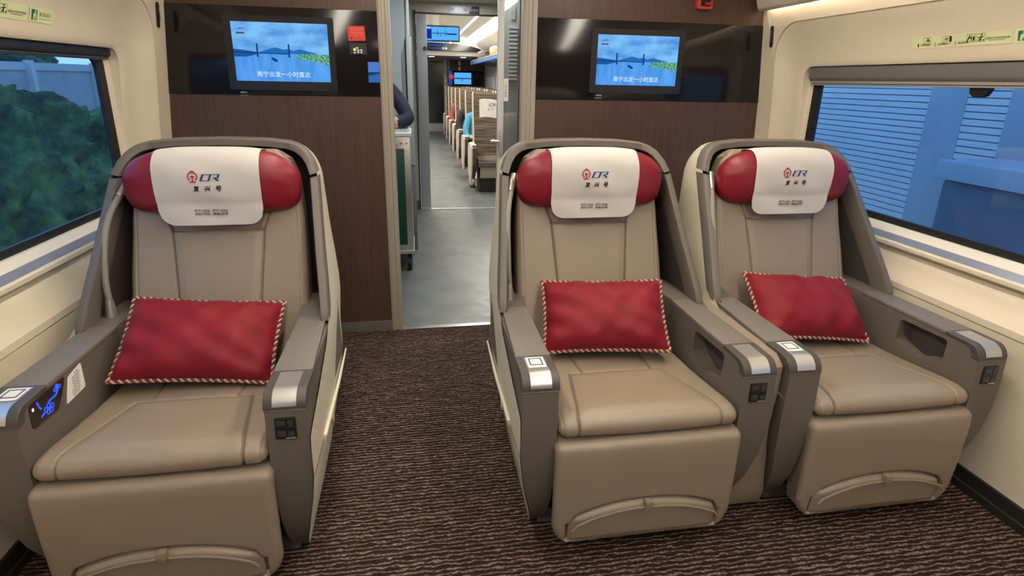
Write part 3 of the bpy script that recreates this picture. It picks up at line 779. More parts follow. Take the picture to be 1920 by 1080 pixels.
def picture(scr, w, h, dy, caption=True):
    """parts of the river-and-bridge picture, local to the screen centre (x right, z up)"""
    q = lambda x, z: (x*w, dy, z*h)
    mb = MB(); mb.poly([q(-.5, -.02), q(.5, -.02), q(.5, .5), q(-.5, .5)]); mb.build('picture_sky', screen_mat('screen_sky', 'sky'), scr, sharp=0)
    mb = MB(); mb.poly([q(-.5, -.5), q(.5, -.5), q(.5, -.02), q(-.5, -.02)]); mb.build('picture_water', screen_mat('screen_water', 'water'), scr, sharp=0)
    d1 = dy-.0006; q1 = lambda x, z: (x*w, d1, z*h)
    pts = [(-.25, -.005), (-.2, .02), (-.13, .055), (-.07, .085), (-.03, .07), (.02, .045), (.05, .06), (.09, .045), (.12, .03), (.17, .055), (.2, .06), (.25, .04), (.3, .015), (.36, -.005)]
    mb = MB()
    for a, b in zip(pts, pts[1:]): mb.poly([q1(a[0], -.02), q1(b[0], -.02), q1(*b), q1(*a)])
    mb.build('picture_mountain', E2, scr, sharp=0)
    mb = MB(); mb.poly([q1(-.5, -.09), q1(-.36, -.085), q1(-.26, -.04), q1(-.26, .0), q1(-.4, .03), q1(-.5, .045)]); mb.build('picture_shore', E5, scr, sharp=0)
    d2_ = dy-.0012; q2 = lambda x, z: (x*w, d2_, z*h)
    mb = MB()
    mb.poly([q2(-.5, -.02), q2(.08, -.035), q2(.08, -.018), q2(-.5, .0)])
    for x in (-.255, .075):
        mb.poly([q2(x-.010, -.085), q2(x+.010, -.085), q2(x+.008, .145), q2(x-.008, .145)])
        mb.poly([q2(x-.006, -.30), q2(x+.010, -.30), q2(x+.010, -.085), q2(x-.010, -.085)]) if False else None
    mb.build('picture_bridge', E1, scr, sharp=0)
    mb = MB(); mb.poly([q2(.13, -.05), q2(.2, -.025), q2(.32, -.015), q2(.5, -.03), q2(.5, -.21), q2(.36, -.15), q2(.22, -.12), q2(.16, -.09)]); mb.build('picture_trees', screen_mat('screen_trees', 'trees'), scr, sharp=0)
    mb = MB(); mb.poly([q2(-.115, -.09), q2(-.10, -.085), q2(-.055, -.125), q2(-.05, -.16), q2(-.075, -.165), q2(-.115, -.125)]); mb.build('picture_boat', E1, scr, sharp=0)
    mb = MB(); mb.poly([q2(-.47, .36), q2(-.40, .40), q2(-.33, .385), q2(-.40, .385)]); mb.poly([q2(-.465, .30), q2(-.43, .335), q2(-.415, .32), q2(-.38, .33), q2(-.36, .30)]); mb.build('picture_mark', E4, scr, sharp=0)
    if caption:
        text_obj('picture_caption', '南宁出发一小时直达', plane_map(q2(0, -.375), (1, 0, 0), (0, 0, 1)), w*.56, E3, scr)
def wall_tv(x0, x1, z0, z1, label):
    cx, cz = (x0+x1)/2, (z0+z1)/2; w, h = x1-x0, z1-z0
    t = thing('wall_screen', (cx, D-.004, cz), label, 'screen', 'information screens on the black panels')
    mb = MB(); o = rrect(-w/2-.035, w/2+.030, -h/2-.043, h/2+.030, .006, 3); i_ = rrect(-w/2, w/2, -h/2, h/2, .002, 2)
    mb.plate(o, [i_], 'y', -.011, .001); mb.build('bezel', pmat('black_bezel', (.014, .013, .014), .25), t)
    mb = MB(); mb.box(-w/2, w/2, -.002, .0005, -h/2, h/2); scr = mb.build('screen', BLACKP, t)
    picture(scr, w, h, -.0035)
    mb = MB(); text_into(mb, '电视开关', plane_map((-w/2+.025, -.0008, -h/2-.056), (1, 0, 0), (0, 0, 1)), .032, .009); text_into(mb, 'Power Main', plane_map((-w/2+.025, -.0008, -h/2-.071), (1, 0, 0), (0, 0, 1)), .034, .005)
    mb.build('switch_text', WHITEI, t, sharp=0, recalc=False, dbl=False)
wall_tv(-1.260, -.804, 1.409, 1.686, 'lit wall screen showing a river bridge, on the left black panel')
wall_tv(.608, 1.079, 1.423, 1.684, 'lit wall screen showing a river bridge, on the right black panel')
# red notice, round-lamp call panel and small screen on the left black panel
rn = MB(); rn.prism(roundpoly([(-.704, 1.612), (-.620, 1.615), (-.623, 1.684), (-.706, 1.681)], .003), 'y', D-.007, D-.003)
o = tag(rn.build('red_notice', pmat('red_label', (.62, .035, .02), .5)), 'small red notice label beside the left wall screen', 'notice')
mb = MB()
for k, tx in enumerate(('紧急情况下请按压按钮', '列车员将与您联系', '非紧急情况请勿触动', 'For emergency use only', 'Penalty')): text_into(mb, tx, plane_map((-.663, D-.0076, 1.671-k*.0095), (1, 0, 0), (0, 0, 1)), (.064, .052, .062, .064, .02)[k], .0052)
mb.build('notice_text', pmat('pale_red_ink', (.75, .30, .24), .6), o, sharp=0, recalc=False, dbl=False)
mb = MB(); mb.cyl((-.690, D-.0078, 1.625), (-.690, D-.007, 1.625), .004); mb.build('symbol', INK, o)
cp = thing('call_panel', (-.66, D-.004, 1.575), 'small dark call panel with amber lamp under the red notice', 'panel')
mb = MB(); mb.prism(rrect(-.042, .042, -.027, .027, .004), 'y', -.004, .001); mb.build('faceplate', pmat('dark_faceplate', (.02, .02, .021), .3), cp)
mb = MB(); mb.cyl((-.017, -.0052, -.004), (-.017, -.0035, -.004), .007); mb.build('lamp', emat('amber_lamp', (1.0, .75, .22), 1.1), cp)
mb = MB()
for x, z in ((-.017, -.019), (.0, -.017), (.016, -.017), (.001, -.007), (.016, -.006), (-.004, .004)): mb.box(x-.005, x+.005, -.0048, -.0035, z-.0035, z+.0035, .0008)
mb.build('symbol', WHITEI, cp)
ss = thing('small_screen', (-.588, D-.004, 1.4625), 'small blue screen cut off by the door trim on the left black panel', 'screen')
mb = MB(); mb.box(-.029, .029, -.004, .001, -.052, .052); mb.build('bezel', BLACKP, ss)
mb = MB(); mb.poly([(-.027, -.0046, -.002), (.029, -.0046, -.002), (.029, -.0046, .050), (-.027, -.0046, .050)]); sc_ = mb.build('screen', emat('small_screen_sky', (.075, .20, .60)), ss, sharp=0)
mb = MB(); mb.poly([(-.027, -.0046, -.050), (.029, -.0046, -.050), (.029, -.0046, -.002), (-.027, -.0046, -.002)]); mb.build('picture_water', emat('small_screen_water', (.03, .14, .42)), sc_, sharp=0)
mb = MB(); mb.poly([(-.027, -.0052, -.018), (0, -.0052, -.012), (.029, -.0052, -.006), (.029, -.0052, .002), (-.027, -.0052, .0)]); mb.build('picture_shore', emat('small_screen_shore', (.01, .05, .14)), sc_, sharp=0)
# red box at the top of the right bulkhead
rb = thing('emergency_box', (1.197, D-.002, 1.90), 'red emergency box high on the right walnut wall', 'box')
mb = MB(); mb.plate(rrect(-.043, .043, -.072, .09, .010), [rrect(-.026, .034, -.058, .075, .006)], 'y', -.030, .001); mb.build('housing', pmat('signal_red', (.50, .045, .03), .4), rb)
mb = MB(); mb.box(-.030, .038, -.012, -.004, -.062, .08); mb.build('recess_back', INK, rb)
mb = MB()
for k in range(5): mb.box(.004, .034, -.028, -.012, -.052+k*.026, -.036+k*.026, .002)
mb.build('grille', pmat('dull_red', (.28, .03, .02), .5), rb)
# pill shaped coat hooks at the pier corners
for s, lb in ((-1, 'black pill-shaped coat hook recess on the left wall corner'), (1, 'black pill-shaped coat hook recess on the right wall corner')):
    t = thing('coat_hook', (s*(xbase(1.70, s)-.002), 3.105 if s > 0 else 3.115, 1.695), lb, 'hook', 'coat hook recesses')
    mb = MB(); mb.prism(rrect(-.0125, .0125, -.056, .056, .0124, 6), 'x', -s*.004, s*.003, .001); mb.build('recess_plate', BLACKP, t); t.rotation_euler = (0, -s*(.095 if s < 0 else .086), 0)
    mb = MB(); mb.tube([(-s*.004, 0, .03), (-s*.007, 0, .012), (-s*.008, 0, -.018), (-s*.004, 0, -.03)], .003, 8); mb.build('hook', GREYDK, t)

# ---- window blinds, knob, luminous labels
def roller(s, mcas, mbar, lb):
    fz = 1 if s > 0 else .52
    t = thing('roller_blind', (s*1.672, 1.87, 1.49), lb, 'blind', 'roller blinds above the windows')
    ys = (-.94, .975)
    a = MB(); a.prism(roundpoly([(-s*.012, .042), (s*.018, .044), (s*.018, -.020), (s*.002, -.030), (-s*.010, -.012)], .006, 3), 'y', *ys); a.xf(lambda c: Vector((c.x, c.y, .043+(c.z-.043)*fz))); a.build('cassette', mcas, t)
    a = MB(); a.prism([(-s*.004, -.026), (s*.015, -.026), (s*.015, -.041), (-s*.004, -.037)], 'y', ys[0]+.01, ys[1]-.01, .002); a.box(min(-s*.006, s*.014), max(-s*.006, s*.014), ys[0]+.01, ys[1]-.01, -.047, -.040, .002); a.xf(lambda c: Vector((c.x, c.y, .043+(c.z-.043)*fz))); a.build('bottom_bar', mbar, t)
roller(1, pmat('grey_blind', (.15, .14, .125), .5), pmat('taupe_bar', (.30, .27, .23), .35), 'grey roller blind cassette above the right window')
roller(-1, pmat('charcoal_blind', (.018, .019, .024), .45), pmat('charcoal_bar', (.05, .055, .065), .35), 'charcoal roller blind cassette above the left window')
kb = MB(); kb.prism(smooth([(1.930, 1.452), (1.928, 1.425), (1.915, 1.412), (1.900, 1.409), (1.890, 1.413), (1.878, 1.409), (1.862, 1.413), (1.850, 1.428), (1.842, 1.452)], 2), 'x', 1.678, 1.700, .005, 3)
tag(kb.build('blind_catch', BLACKP), 'black two-lobed catch hanging below the right blind', 'catch')

def label_map(s, y, z, flip):
    """point on the sloping panel above a window, a runs to the reader's right"""
    K = 1.25 if s < 0 else .9
    def xs(zz): return interp([(1.545, xbase(1.545, s)+.054*K), (1.565, xbase(1.565, s)+.053*K), (1.63, xbase(1.63, s)+.044*K), (1.69, xbase(1.69, s)+.028*K)], zz)
    return lambda a, b, lift=0: Vector((s*(xs(z+b)-.0016-lift), y-s*a, z+b))
def lumi(s, ya, yb, z0, z1, name, lb):
    y = (ya+yb)/2; z = (z0+z1)/2; hw = abs(yb-ya)/2; hh = (z1-z0)/2
    f = label_map(s, y, z, 0)
    mb = MB(); mb.grid([[f(lerp(-hw, hw, i/8), lerp(-hh, hh, j/4)) for j in range(5)] for i in range(9)])
    return tag(mb.build(name, LUMI), lb, 'label', 'luminous window labels'), f, hw, hh
def strip_label(s, ya, yb, z0, z1, lb):
    o, f, hw, hh = lumi(s, ya, yb, z0, z1, 'instruction_label', lb)
    g = lambda a, b: f(a, b, .0006)
    mb = MB()
    for k, x in enumerate((-.86, -.47, -.05)):
        text_into(mb, '123'[k], (lambda x: lambda a, b: g(a+x*hw, b-hh*.45))(x), .006, .012)
        text_into(mb, ('提起护盖', '拉出锤子', '敲击玻璃')[k], (lambda x: lambda a, b: g(a+(x+.16)*hw, b-hh*.36))(x), .040, .006)
        mb.poly([g((x+.06)*hw, -hh*.60), g((x+.27)*hw, -hh*.60), g((x+.27)*hw, -hh*.54), g((x+.06)*hw, -hh*.54)])
    text_into(mb, '请乘务员指导旅客使用', lambda a, b: g(a+.76*hw, b-hh*.05), .088, .008)
    mb.poly([g(.60*hw, -hh*.40), g(.90*hw, -hh*.40), g(.90*hw, -hh*.34), g(.60*hw, -hh*.34)])
    mb.build('instruction_text', INK, o, sharp=0, recalc=False, dbl=False)
    mb = MB()
    def fr(x0, x1, z0_, z1_, t=.0012):
        for q in ((x0, x1, z0_, z0_+t), (x0, x1, z1_-t, z1_), (x0, x0+t, z0_, z1_), (x1-t, x1, z0_, z1_)): mb.poly([g(q[0], q[2]), g(q[1], q[2]), g(q[1], q[3]), g(q[0], q[3])])
    def line(p, q, t=.0016):
        d = Vector((q[0]-p[0], q[1]-p[1])); n_ = Vector((-d.y, d.x)).normalized()*t
        mb.poly([g(p[0]+n_.x, p[1]+n_.y), g(q[0]+n_.x, q[1]+n_.y), g(q[0]-n_.x, q[1]-n_.y), g(p[0]-n_.x, p[1]-n_.y)])
    for cx, ty in ((-.66, 0), (-.24, 1), (.26, 2), (.45, 3)):
        if ty: mb.build('pictogram', INK, o, sharp=0, recalc=False, dbl=False); mb = MB()
        X = cx*hw; w_ = .017; fr(X-w_, X+w_, -.010, .017)
        if ty == 0:
            for k in range(4): line((X-.014+k*.008, -.008), (X-.004+k*.006, .006), .0006)
            line((X-.002, .002), (X+.004, .014)); line((X+.004, .014), (X+.010, .002)); line((X-.002, .006), (X+.012, .004))
        elif ty == 1:
            for k in range(4): line((X-.014+k*.007, -.008), (X-.006+k*.006, .008), .0006)
            line((X+.019, -.004), (X+.019, .016), .005); line((X-.006, .006), (X+.008, .010))
        elif ty == 2:
            line((X-.015, -.008), (X-.004, .014), .0022); line((X-.008, .004), (X+.004, .006), .0022); line((X+.002, -.006), (X+.003, .012)); line((X+.011, -.006), (X+.011, .010), .0030); line((X+.006, .002), (X+.016, .004))
        else:
            line((X-.001, -.008), (X+.002, .008), .0024); line((X-.012, .003), (X+.010, .007), .0018); line((X, .0), (X-.010, -.007), .0018); line((X+.002, .010), (X+.003, .015), .003); line((X+.009, -.006), (X+.014, -.004), .0022)
    mb.build('pictogram', INK, o, sharp=0, recalc=False, dbl=False)
def exit_label(s, ya, yb, z0, z1, lb):
    o, f, hw, hh = lumi(s, ya, yb, z0, z1, 'exit_label', lb)
    g = lambda a, b: f(a, b, .0006); g2 = lambda a, b: f(a, b, .0012)
    mb = MB(); mb.poly([g(-.85*hw, -.72*hh), g(-.38*hw, -.72*hh), g(-.38*hw, .72*hh), g(-.85*hw, .72*hh)]); mb.build('exit_symbol', GREEN, o, sharp=0, recalc=False)
    mb = MB(); c = -.60*hw
    mb.poly([g2(c-.008, -.7*hh), g2(c-.001, -.7*hh), g2(c+.001, -.1*hh), g2(c+.007, -.72*hh), g2(c+.011, -.7*hh), g2(c+.007, .25*hh), g2(c-.002, .3*hh), g2(c-.007, .05*hh)])
    mb.poly([g2(c+.004+.0035*math.cos(k*.63), .5*hh+.0035*math.sin(k*.63)) for k in range(10)])
    mb.build('running_figure', LUMI, o, sharp=0, recalc=False)
    mb = MB(); text_into(mb, '紧急出口', lambda a, b: g(a+.28*hw, b+.18*hh), hw*.98, .013); text_into(mb, 'Emergency exit', lambda a, b: g(a+.28*hw, b-.42*hh), hw*.95, .004)
    mb.build('exit_text', INK, o, sharp=0, recalc=False, dbl=False)
strip_label(1, 2.185, 1.775, 1.590, 1.634, 'long luminous yellow label with pictograms above the right window')
exit_label(1, 1.763, 1.633, 1.590, 1.634, 'small luminous exit label above the right window, at the frame edge')
strip_label(-1, 1.83, 2.245, 1.590, 1.636, 'long luminous yellow label with pictograms above the left window')
exit_label(-1, 2.258, 2.388, 1.590, 1.636, 'small luminous exit label with green figure above the left window')

# ================================================================== VESTIBULE
def sbox(name, mat, *a, **k):
    mb = MB(); mb.box(*a, **k); return struct(mb.build(name, mat))
sbox('wall_vestibule_left', VCREAM, -1.75, -1.70, D+.05, 6.6, 0, 2.3)
sbox('wall_vestibule_right', VCREAM, 1.70, 1.75, D+.05, 6.6, 0, 2.3)
sbox('ceiling', pmat('vestibule_ceiling', (.62, .60, .55), .5), -1.75, 1.75, D+.05, 6.62, 2.205, 2.26)
# left corner partition with its rounded niche and bright corner post
mb = MB(); mb.plate([(-1.70, 0), (-.437, 0), (-.437, 2.2), (-1.70, 2.2)], [], 'y', 4.93, 4.97); struct(mb.build('wall_partition_left', CYAN))
sbox('trim_partition_brown', WOOD, -.63, -.555, 4.915, 4.93, 0, 2.2)
mb = MB(); mb.prism(roundpoly([(-.475, 0), (-.437, 0), (-.437, 1.74), (-.449, 1.70), (-.475, 1.62)], .02), 'y', 4.922, 4.9295); struct(mb.build('trim_niche', GREYP))
mb = MB(); mb.box(-.437, -.395, 4.885, 4.96, .74, 1.752, .008); struct(mb.build('trim_corner_post', CYAN))
mb = MB(); mb.box(-.428, -.405, 4.895, 4.95, 1.752, 2.2, .004); struct(mb.build('trim_corner_post_top', pmat('bright_post', (.62, .68, .68), .35)))
mb = MB(); mb.box(-.430, -.393, 4.90, 4.96, 0, .735, .004); struct(mb.build('trim_corner_post_foot', GREYP))
# far bulkhead with the sliding door frame
mb = MB(); mb.box(-1.70, -.345, 6.56, 6.60, .0, 2.2); mb.box(.80, 1.70, 6.56, 6.60, 0, 2.2); mb.box(-.345, .80, 6.56, 6.60, 2.085, 2.2); struct(mb.build('wall_far_bulkhead', VCREAM))
sbox('baseboard_far', BASEB, -1.70, -.345, 6.54, 6.57, 0, .10)
mb = MB(); mb.box(-.362, -.345, 6.54, 6.58, 0, 2.12, .003); mb.box(-.362, .82, 6.54, 6.58, 2.085, 2.10, .002); struct(mb.build('trim_far_door', GREYDK))
sd = thing('sliding_door', (-.29, 6.58, 0), 'grey sliding door leaf half retracted at the far coach entrance', 'door')
mb = MB(); mb.box(-.052, .058, -.018, .018, .01, 2.08, .004); mb.build('door_leaf', pmat('door_grey', (.42, .44, .45), .4), sd)
mb = MB(); mb.cyl((.035, -.024, 1.745), (.035, -.016, 1.745), .022); mb.build('door_lock', GREYDK, sd)
mb = MB(); mb.plate(rrect(-.012, .022, 1.03, 1.19, .012), [rrect(-.006, .016, 1.04, 1.18, .008)], 'y', -.022, -.017); mb.build('recessed_handle', SILVER, sd)
mb = MB(); mb.box(-.445, -.415, 6.53, 6.56, 1.04, 1.17, .006); tag(mb.build('wall_latch', GREYP), 'small grey latch on the cream wall beside the far door', 'latch')
# coach plate above the far door
cpn = thing('coach_plate', (.165, 6.555, 2.137), 'two-tone number plate above the far door', 'sign')
mb = MB(); mb.prism([(-.158, -.036), (.048, -.036), (.080, .036), (-.158, .036)], 'y', -.006, 0); mb.build('plate_light', pmat('silver_plate', (.45, .48, .50), .3), cpn)
mb = MB(); mb.prism([(.049, -.036), (.160, -.036), (.160, .036), (.081, .036)], 'y', -.006, 0); mb.build('plate_dark', pmat('slate_plate', (.05, .052, .06), .35), cpn)
mb = MB(); text_into(mb, 'ZY', plane_map((-.125, -.0068, 0), (1, 0, 0), (0, 0, 1)), .040, .026); text_into(mb, '01', plane_map((.012, -.0068, 0), (1, 0, 0), (0, 0, 1)), .036, .026); mb.build('coach_number', INK, cpn, sharp=0, recalc=False, dbl=False)
mb = MB(); text_into(mb, '定员37', plane_map((.110, -.0068, 0), (1, 0, 0), (0, 0, 1)), .084, .026); mb.build('seat_count', WHITEI, cpn, sharp=0, recalc=False, dbl=False)
# vestibule downlights; the one by the near doorway is added to light the cabinet
def downlight(x, y, z, r, e, lb, col=COOL):
    t = thing('downlight', (x, y, z), lb, 'lamp', 'ceiling downlights')
    mb = MB(); mb.tube([(0, 0, .0), (0, 0, -.006)], [r*1.25, r*1.15], 24, caps=False); mb.build('rim', ALU, t)
    mb = MB(); mb.cyl((0, 0, -.001), (0, 0, -.005), r, r, 24); mb.build('diffuser', emat('downlight_%d' % e, col, e), t)
downlight(.13, 6.15, 2.205, .06, int(DOWN_E*5), 'round ceiling downlight in front of the far door')
downlight(-.15, 4.2, 2.205, .09, int(DOWN_E*5), 'round ceiling downlight over the vestibule floor, nearest the doorway')
downlight(.0, 3.46, 2.205, .07, int(DOWN_E*5), 'unseen round downlight added inside the near doorway to light the cabinet')  # extra unseen lamp, added to brighten the cabinet front behind the glass door
# right-hand electrical cabinet with its vent grille
cb = thing('equipment_cabinet', (.585, 3.62, 0), 'tall grey vestibule cabinet with vent grille behind the glass door', 'cabinet')
mb = MB(); mb.box(-.43, 1.05, .0, .16, 0, 2.2, .004); mb.build('cabinet_body', pmat('cabinet_shell_grey', (.34, .33, .31), .4), cb)
mb = MB(); mb.box(-.415, -.335, -.010, .002, .02, 2.18, .004); mb.build('cabinet_door', pmat('cabinet_grey', (.40, .39, .365), .4), cb)
mb = MB()
for k in range(14): mb.prism([(-.012, 1.435+k*.0225), (-.022, 1.438+k*.0225), (-.022, 1.450+k*.0225), (-.010, 1.447+k*.0225)], 'x', -.400, -.350)
mb.build('vent_grille', pmat('pale_slat', (.72, .71, .67), .4), cb)
mb = MB(); mb.prism(rrect(-.388, -.362, 1.78, 1.855, .006), 'y', -.014, -.009); mb.cyl((-.375, -.016, 1.835), (-.375, -.013, 1.835), .005); mb.build('label_plate', LGREY, cb)
# glass door leaf pushed to the right in the near doorway
gd = thing('glass_door', (.16, 3.285, 0), 'glass door with grey stile slid open at the doorway, right side', 'door')
mb = MB(); mb.box(-.088, -.052, -.018, .018, .01, 2.0, .006); mb.box(-.115, .10, -.012, .012, .008, .06, .003) if False else None; mb.build('stile', pmat('stile_grey', (.48, .50, .50), .35), gd)
mb = MB(); mb.box(-.052, .25, -.004, .004, .02, 1.98); mb.build('glass_pane', DGLASS, gd)
mb = MB(); mb.box(-.079, -.061, -.045, -.030, 1.02, 1.165, .006, 3); mb.box(-.076, -.064, -.032, -.016, 1.04, 1.055); mb.box(-.076, -.064, -.032, -.016, 1.13, 1.145); mb.build('pull_handle', SILVER, gd)
mb = MB(); mb.tube([(-.07, -.018, 1.105), (-.07, -.036, 1.105), (-.115, -.038, 1.108), (-.125, -.036, 1.106)], .008, 10); mb.build('lever', ALU, gd)
mb = MB(); mb.box(-.052, -.026, -.0062, -.004, 1.325, 1.445); stk = mb.build('sticker', WHITEP, gd)
mb = MB(); text_into(mb, '请随手关门', plane_map((-.039, -.0068, 1.385), (0, 0, 1), (-1, 0, 0)), .085, .012); mb.build('sticker_text', INK, stk, sharp=0, recalc=False, dbl=False)

# ---- service trolley
tr = thing('service_trolley', (-.575, 4.30, 0), 'aluminium service trolley with green front panel in the vestibule', 'trolley')
mb = MB(); mb.box(-.150, .150, .0, .40, .165, 1.03, .006); mb.build('body', ALU, tr)
mb = MB(); mb.box(-.112, .105, -.006, .002, .215, .945, .004); mb.build('front_panel', pmat('dark_green_panel', (.006, .075, .045), .4), tr)
mb = MB(); mb.box(-.160, .160, -.014, .414, 1.03, 1.062, .010, 3); mb.plate(rrect(-.150, .150, 0, .40, .02), [rrect(-.138, .138, .012, .388, .014)], 'z', 1.06, 1.085); mb.build('top_tray', pmat('white_tray', (.68, .72, .72), .4), tr)
mb = MB(); mb.box(-.155, .155, -.010, .41, .140, .170, .008); mb.build('base_frame', LGREY, tr)
mb = MB(); mb.cyl((.085, -.010, .985), (.085, .0, .985), .010); mb.cyl((.125, -.010, .985), (.125, .0, .985), .008); mb.box(.02, .06, -.010, 0, .965, .985, .003); mb.build('latch', SILVER, tr)
for sx in (-.115, .115):
    for sy in (.05, .35):
        mb = MB(); mb.tube([(sx-.016, sy, .058), (sx+.016, sy, .058)], .056, 22); w = mb.build('caster', pmat('dark_rubber', (.03, .03, .032), .6), tr)
        mb = MB(); mb.tube([(sx-.018, sy, .058), (sx+.018, sy, .058)], .024, 16); mb.box(sx-.022, sx-.017, sy-.02, sy+.02, .05, .145); mb.box(sx+.017, sx+.022, sy-.02, sy+.02, .05, .145); mb.build('hub', GREYP, w)

# ---- people
def body(name, nodes, edges, mats, parent, sub=2):
    me = bpy.data.meshes.new('sk'); me.from_pydata([n[0] for n in nodes], edges, []); o = bpy.data.objects.new('sk', me); C.objects.link(o)
    md = o.modifiers.new('Skin', 'SKIN'); md.use_smooth_shade = True
    sv = me.skin_vertices[0].data
    for i, n in enumerate(nodes):
        r = n[1]; sv[i].radius = r if isinstance(r, tuple) else (r, r); sv[i].use_root = (i == 0)
    s2 = o.modifiers.new('Sub', 'SUBSURF'); s2.levels = sub; s2.render_levels = sub
    me2 = bpy.data.meshes.new_from_object(o.evaluated_get(bpy.context.evaluated_depsgraph_get()))
    bpy.data.objects.remove(o); bpy.data.meshes.remove(me)
    for mm in mats: me2.materials.append(mm)
    P_ = [Vector(n[0]) for n in nodes]
    E_ = [(a, b, nodes[b][2]) for a, b in edges]
    for p in me2.polygons:
        c = p.center; best = 1e9
        for a, b, mi in E_:
            d = P_[b]-P_[a]; t = max(0, min(1, (c-P_[a]).dot(d)/max(1e-9, d.length_squared))); q = (P_[a]+d*t-c).length
            if q < best: best = q; p.material_index = mi
        p.use_smooth = True
    me2.name = name; ob = bpy.data.objects.new(name, me2); C.objects.link(ob); ob.parent = parent; return ob
def head_bits(parent, hc, facing, hairmat=HAIR):
    """hair cap, eyes, nose-mouth marks; facing = unit vector"""
    f = Vector(facing).normalized(); r = f.cross(Vector((0, 0, 1))).normalized(); hc = Vector(hc)
    mb = MB(); b = bmesh.new(); bmesh.ops.create_uvsphere(b, u_segments=24, v_segments=16, radius=1)
    for v in b.verts: v.co = hc+r*v.co.x*.090+(-f)*.018+f*v.co.y*.105+Vector((0, 0, v.co.z*.118+.018))
    dl = [v for v in b.verts if (v.co-hc).dot(f) > .035 and v.co.z < hc.z+.055 or v.co.z < hc.z-.07]
    bmesh.ops.delete(b, geom=dl, context='VERTS'); mb.merge(b); mb.build('hair', hairmat, parent)
    mb = MB()
    for s in (-1, 1): mb.ball(hc+f*.086+r*s*.032+Vector((0, 0, .012)), .009)
    mb.build('eyes', INK, parent)
    mb = MB(); mb.ball(hc+f*.080+Vector((0, 0, -.052)), .016, (1.3, .6, .4)); mb.build('mouth', pmat('lips', (.35, .12, .10), .5), parent)
    mb = MB(); mb.ball(hc+f*.098+Vector((0, 0, -.016)), .013, (1, 1, 1.5)); mb.build('nose', SKIN, parent)
def hand_nodes(N, E, wrist, d, up, mi, base):
    """palm, four bent fingers and a thumb from the wrist node index"""
    wrist_i, p = wrist; d = Vector(d).normalized(); up = Vector(up); side = d.cross(up).normalized()
    N.append((tuple(p+d*.055), (.034, .018), mi)); k = len(N)-1; E.append((wrist_i, k))
    for i, off in enumerate((-.027, -.009, .009, .027)):
        L_ = (.030, .036, .038, .028)[i]
        N.append((tuple(p+d*.092+side*off), .0095, mi)); a = len(N)-1; E.append((k, a))
        N.append((tuple(p+d*(.092+L_)+side*off-up*.012), .0085, mi)); E.append((a, a+1))
        N.append((tuple(p+d*(.092+L_*1.5)+side*off-up*.034), .0075, mi)); E.append((a+1, a+2))
    N.append((tuple(p+d*.045+side*.050-up*.006), .011, mi)); a = len(N)-1; E.append((k, a)); N.append((tuple(p+d*.080+side*.062-up*.018), .009, mi)); E.append((a, a+1))
# attendant leaning over the trolley
at = thing('person', (-.80, 4.765, 0), 'attendant in a navy jacket, arm bent over the trolley, mostly behind the wall', 'person')
N = [((0, 0, .95), (.15, .10), 2), ((0, 0, 1.15), (.15, .10), 1), ((0, -.02, 1.36), (.17, .10), 1), ((0, -.02, 1.47), (.07, .06), 1), ((0, -.03, 1.53), .055, 0), ((0, -.04, 1.62), (.075, .09), 0), ((0, -.04, 1.70), (.06, .075), 0),
     ((.16, -.02, 1.42), .07, 1), ((.30, -.10, 1.27), .062, 1), ((.372, -.22, 1.135), .060, 1), ((.27, -.36, 1.125), .048, 1), ((.20, -.42, 1.122), .030, 0),
     ((-.17, -.02, 1.42), .07, 1), ((-.23, -.03, 1.16), .055, 1), ((-.22, -.12, .93), .042, 1), ((-.215, -.15, .86), .028, 0),
     ((.09, 0, .88), .095, 2), ((.10, 0, .5), .065, 2), ((.10, .02, .12), .045, 2), ((.10, -.05, .05), (.045, .04), 3), ((.10, -.13, .04), (.04, .035), 3),
     ((-.09, 0, .88), .095, 2), ((-.10, 0, .5), .065, 2), ((-.10, .02, .12), .045, 2), ((-.10, -.05, .05), (.045, .04), 3), ((-.10, -.13, .04), (.04, .035), 3)]
E_ = [(0, 1), (1, 2), (2, 3), (3, 4), (4, 5), (5, 6), (2, 7), (7, 8), (8, 9), (9, 10), (10, 11), (2, 12), (12, 13), (13, 14), (14, 15), (0, 16), (16, 17), (17, 18), (18, 19), (19, 20), (0, 21), (21, 22), (22, 23), (23, 24), (24, 25)]
hand_nodes(N, E_, (11, Vector((.20, -.42, 1.122))), (-.6, -.5, 0), (0, 0, 1), 0, 0)
hand_nodes(N, E_, (15, Vector((-.215, -.15, .86))), (.05, -.2, -1), (0, -1, 0), 0, 0)
body('body', N, E_, [SKIN, NAVY, NAVY, BLKC], at); head_bits(at, (0, -.045, 1.64), (0, -1, 0))
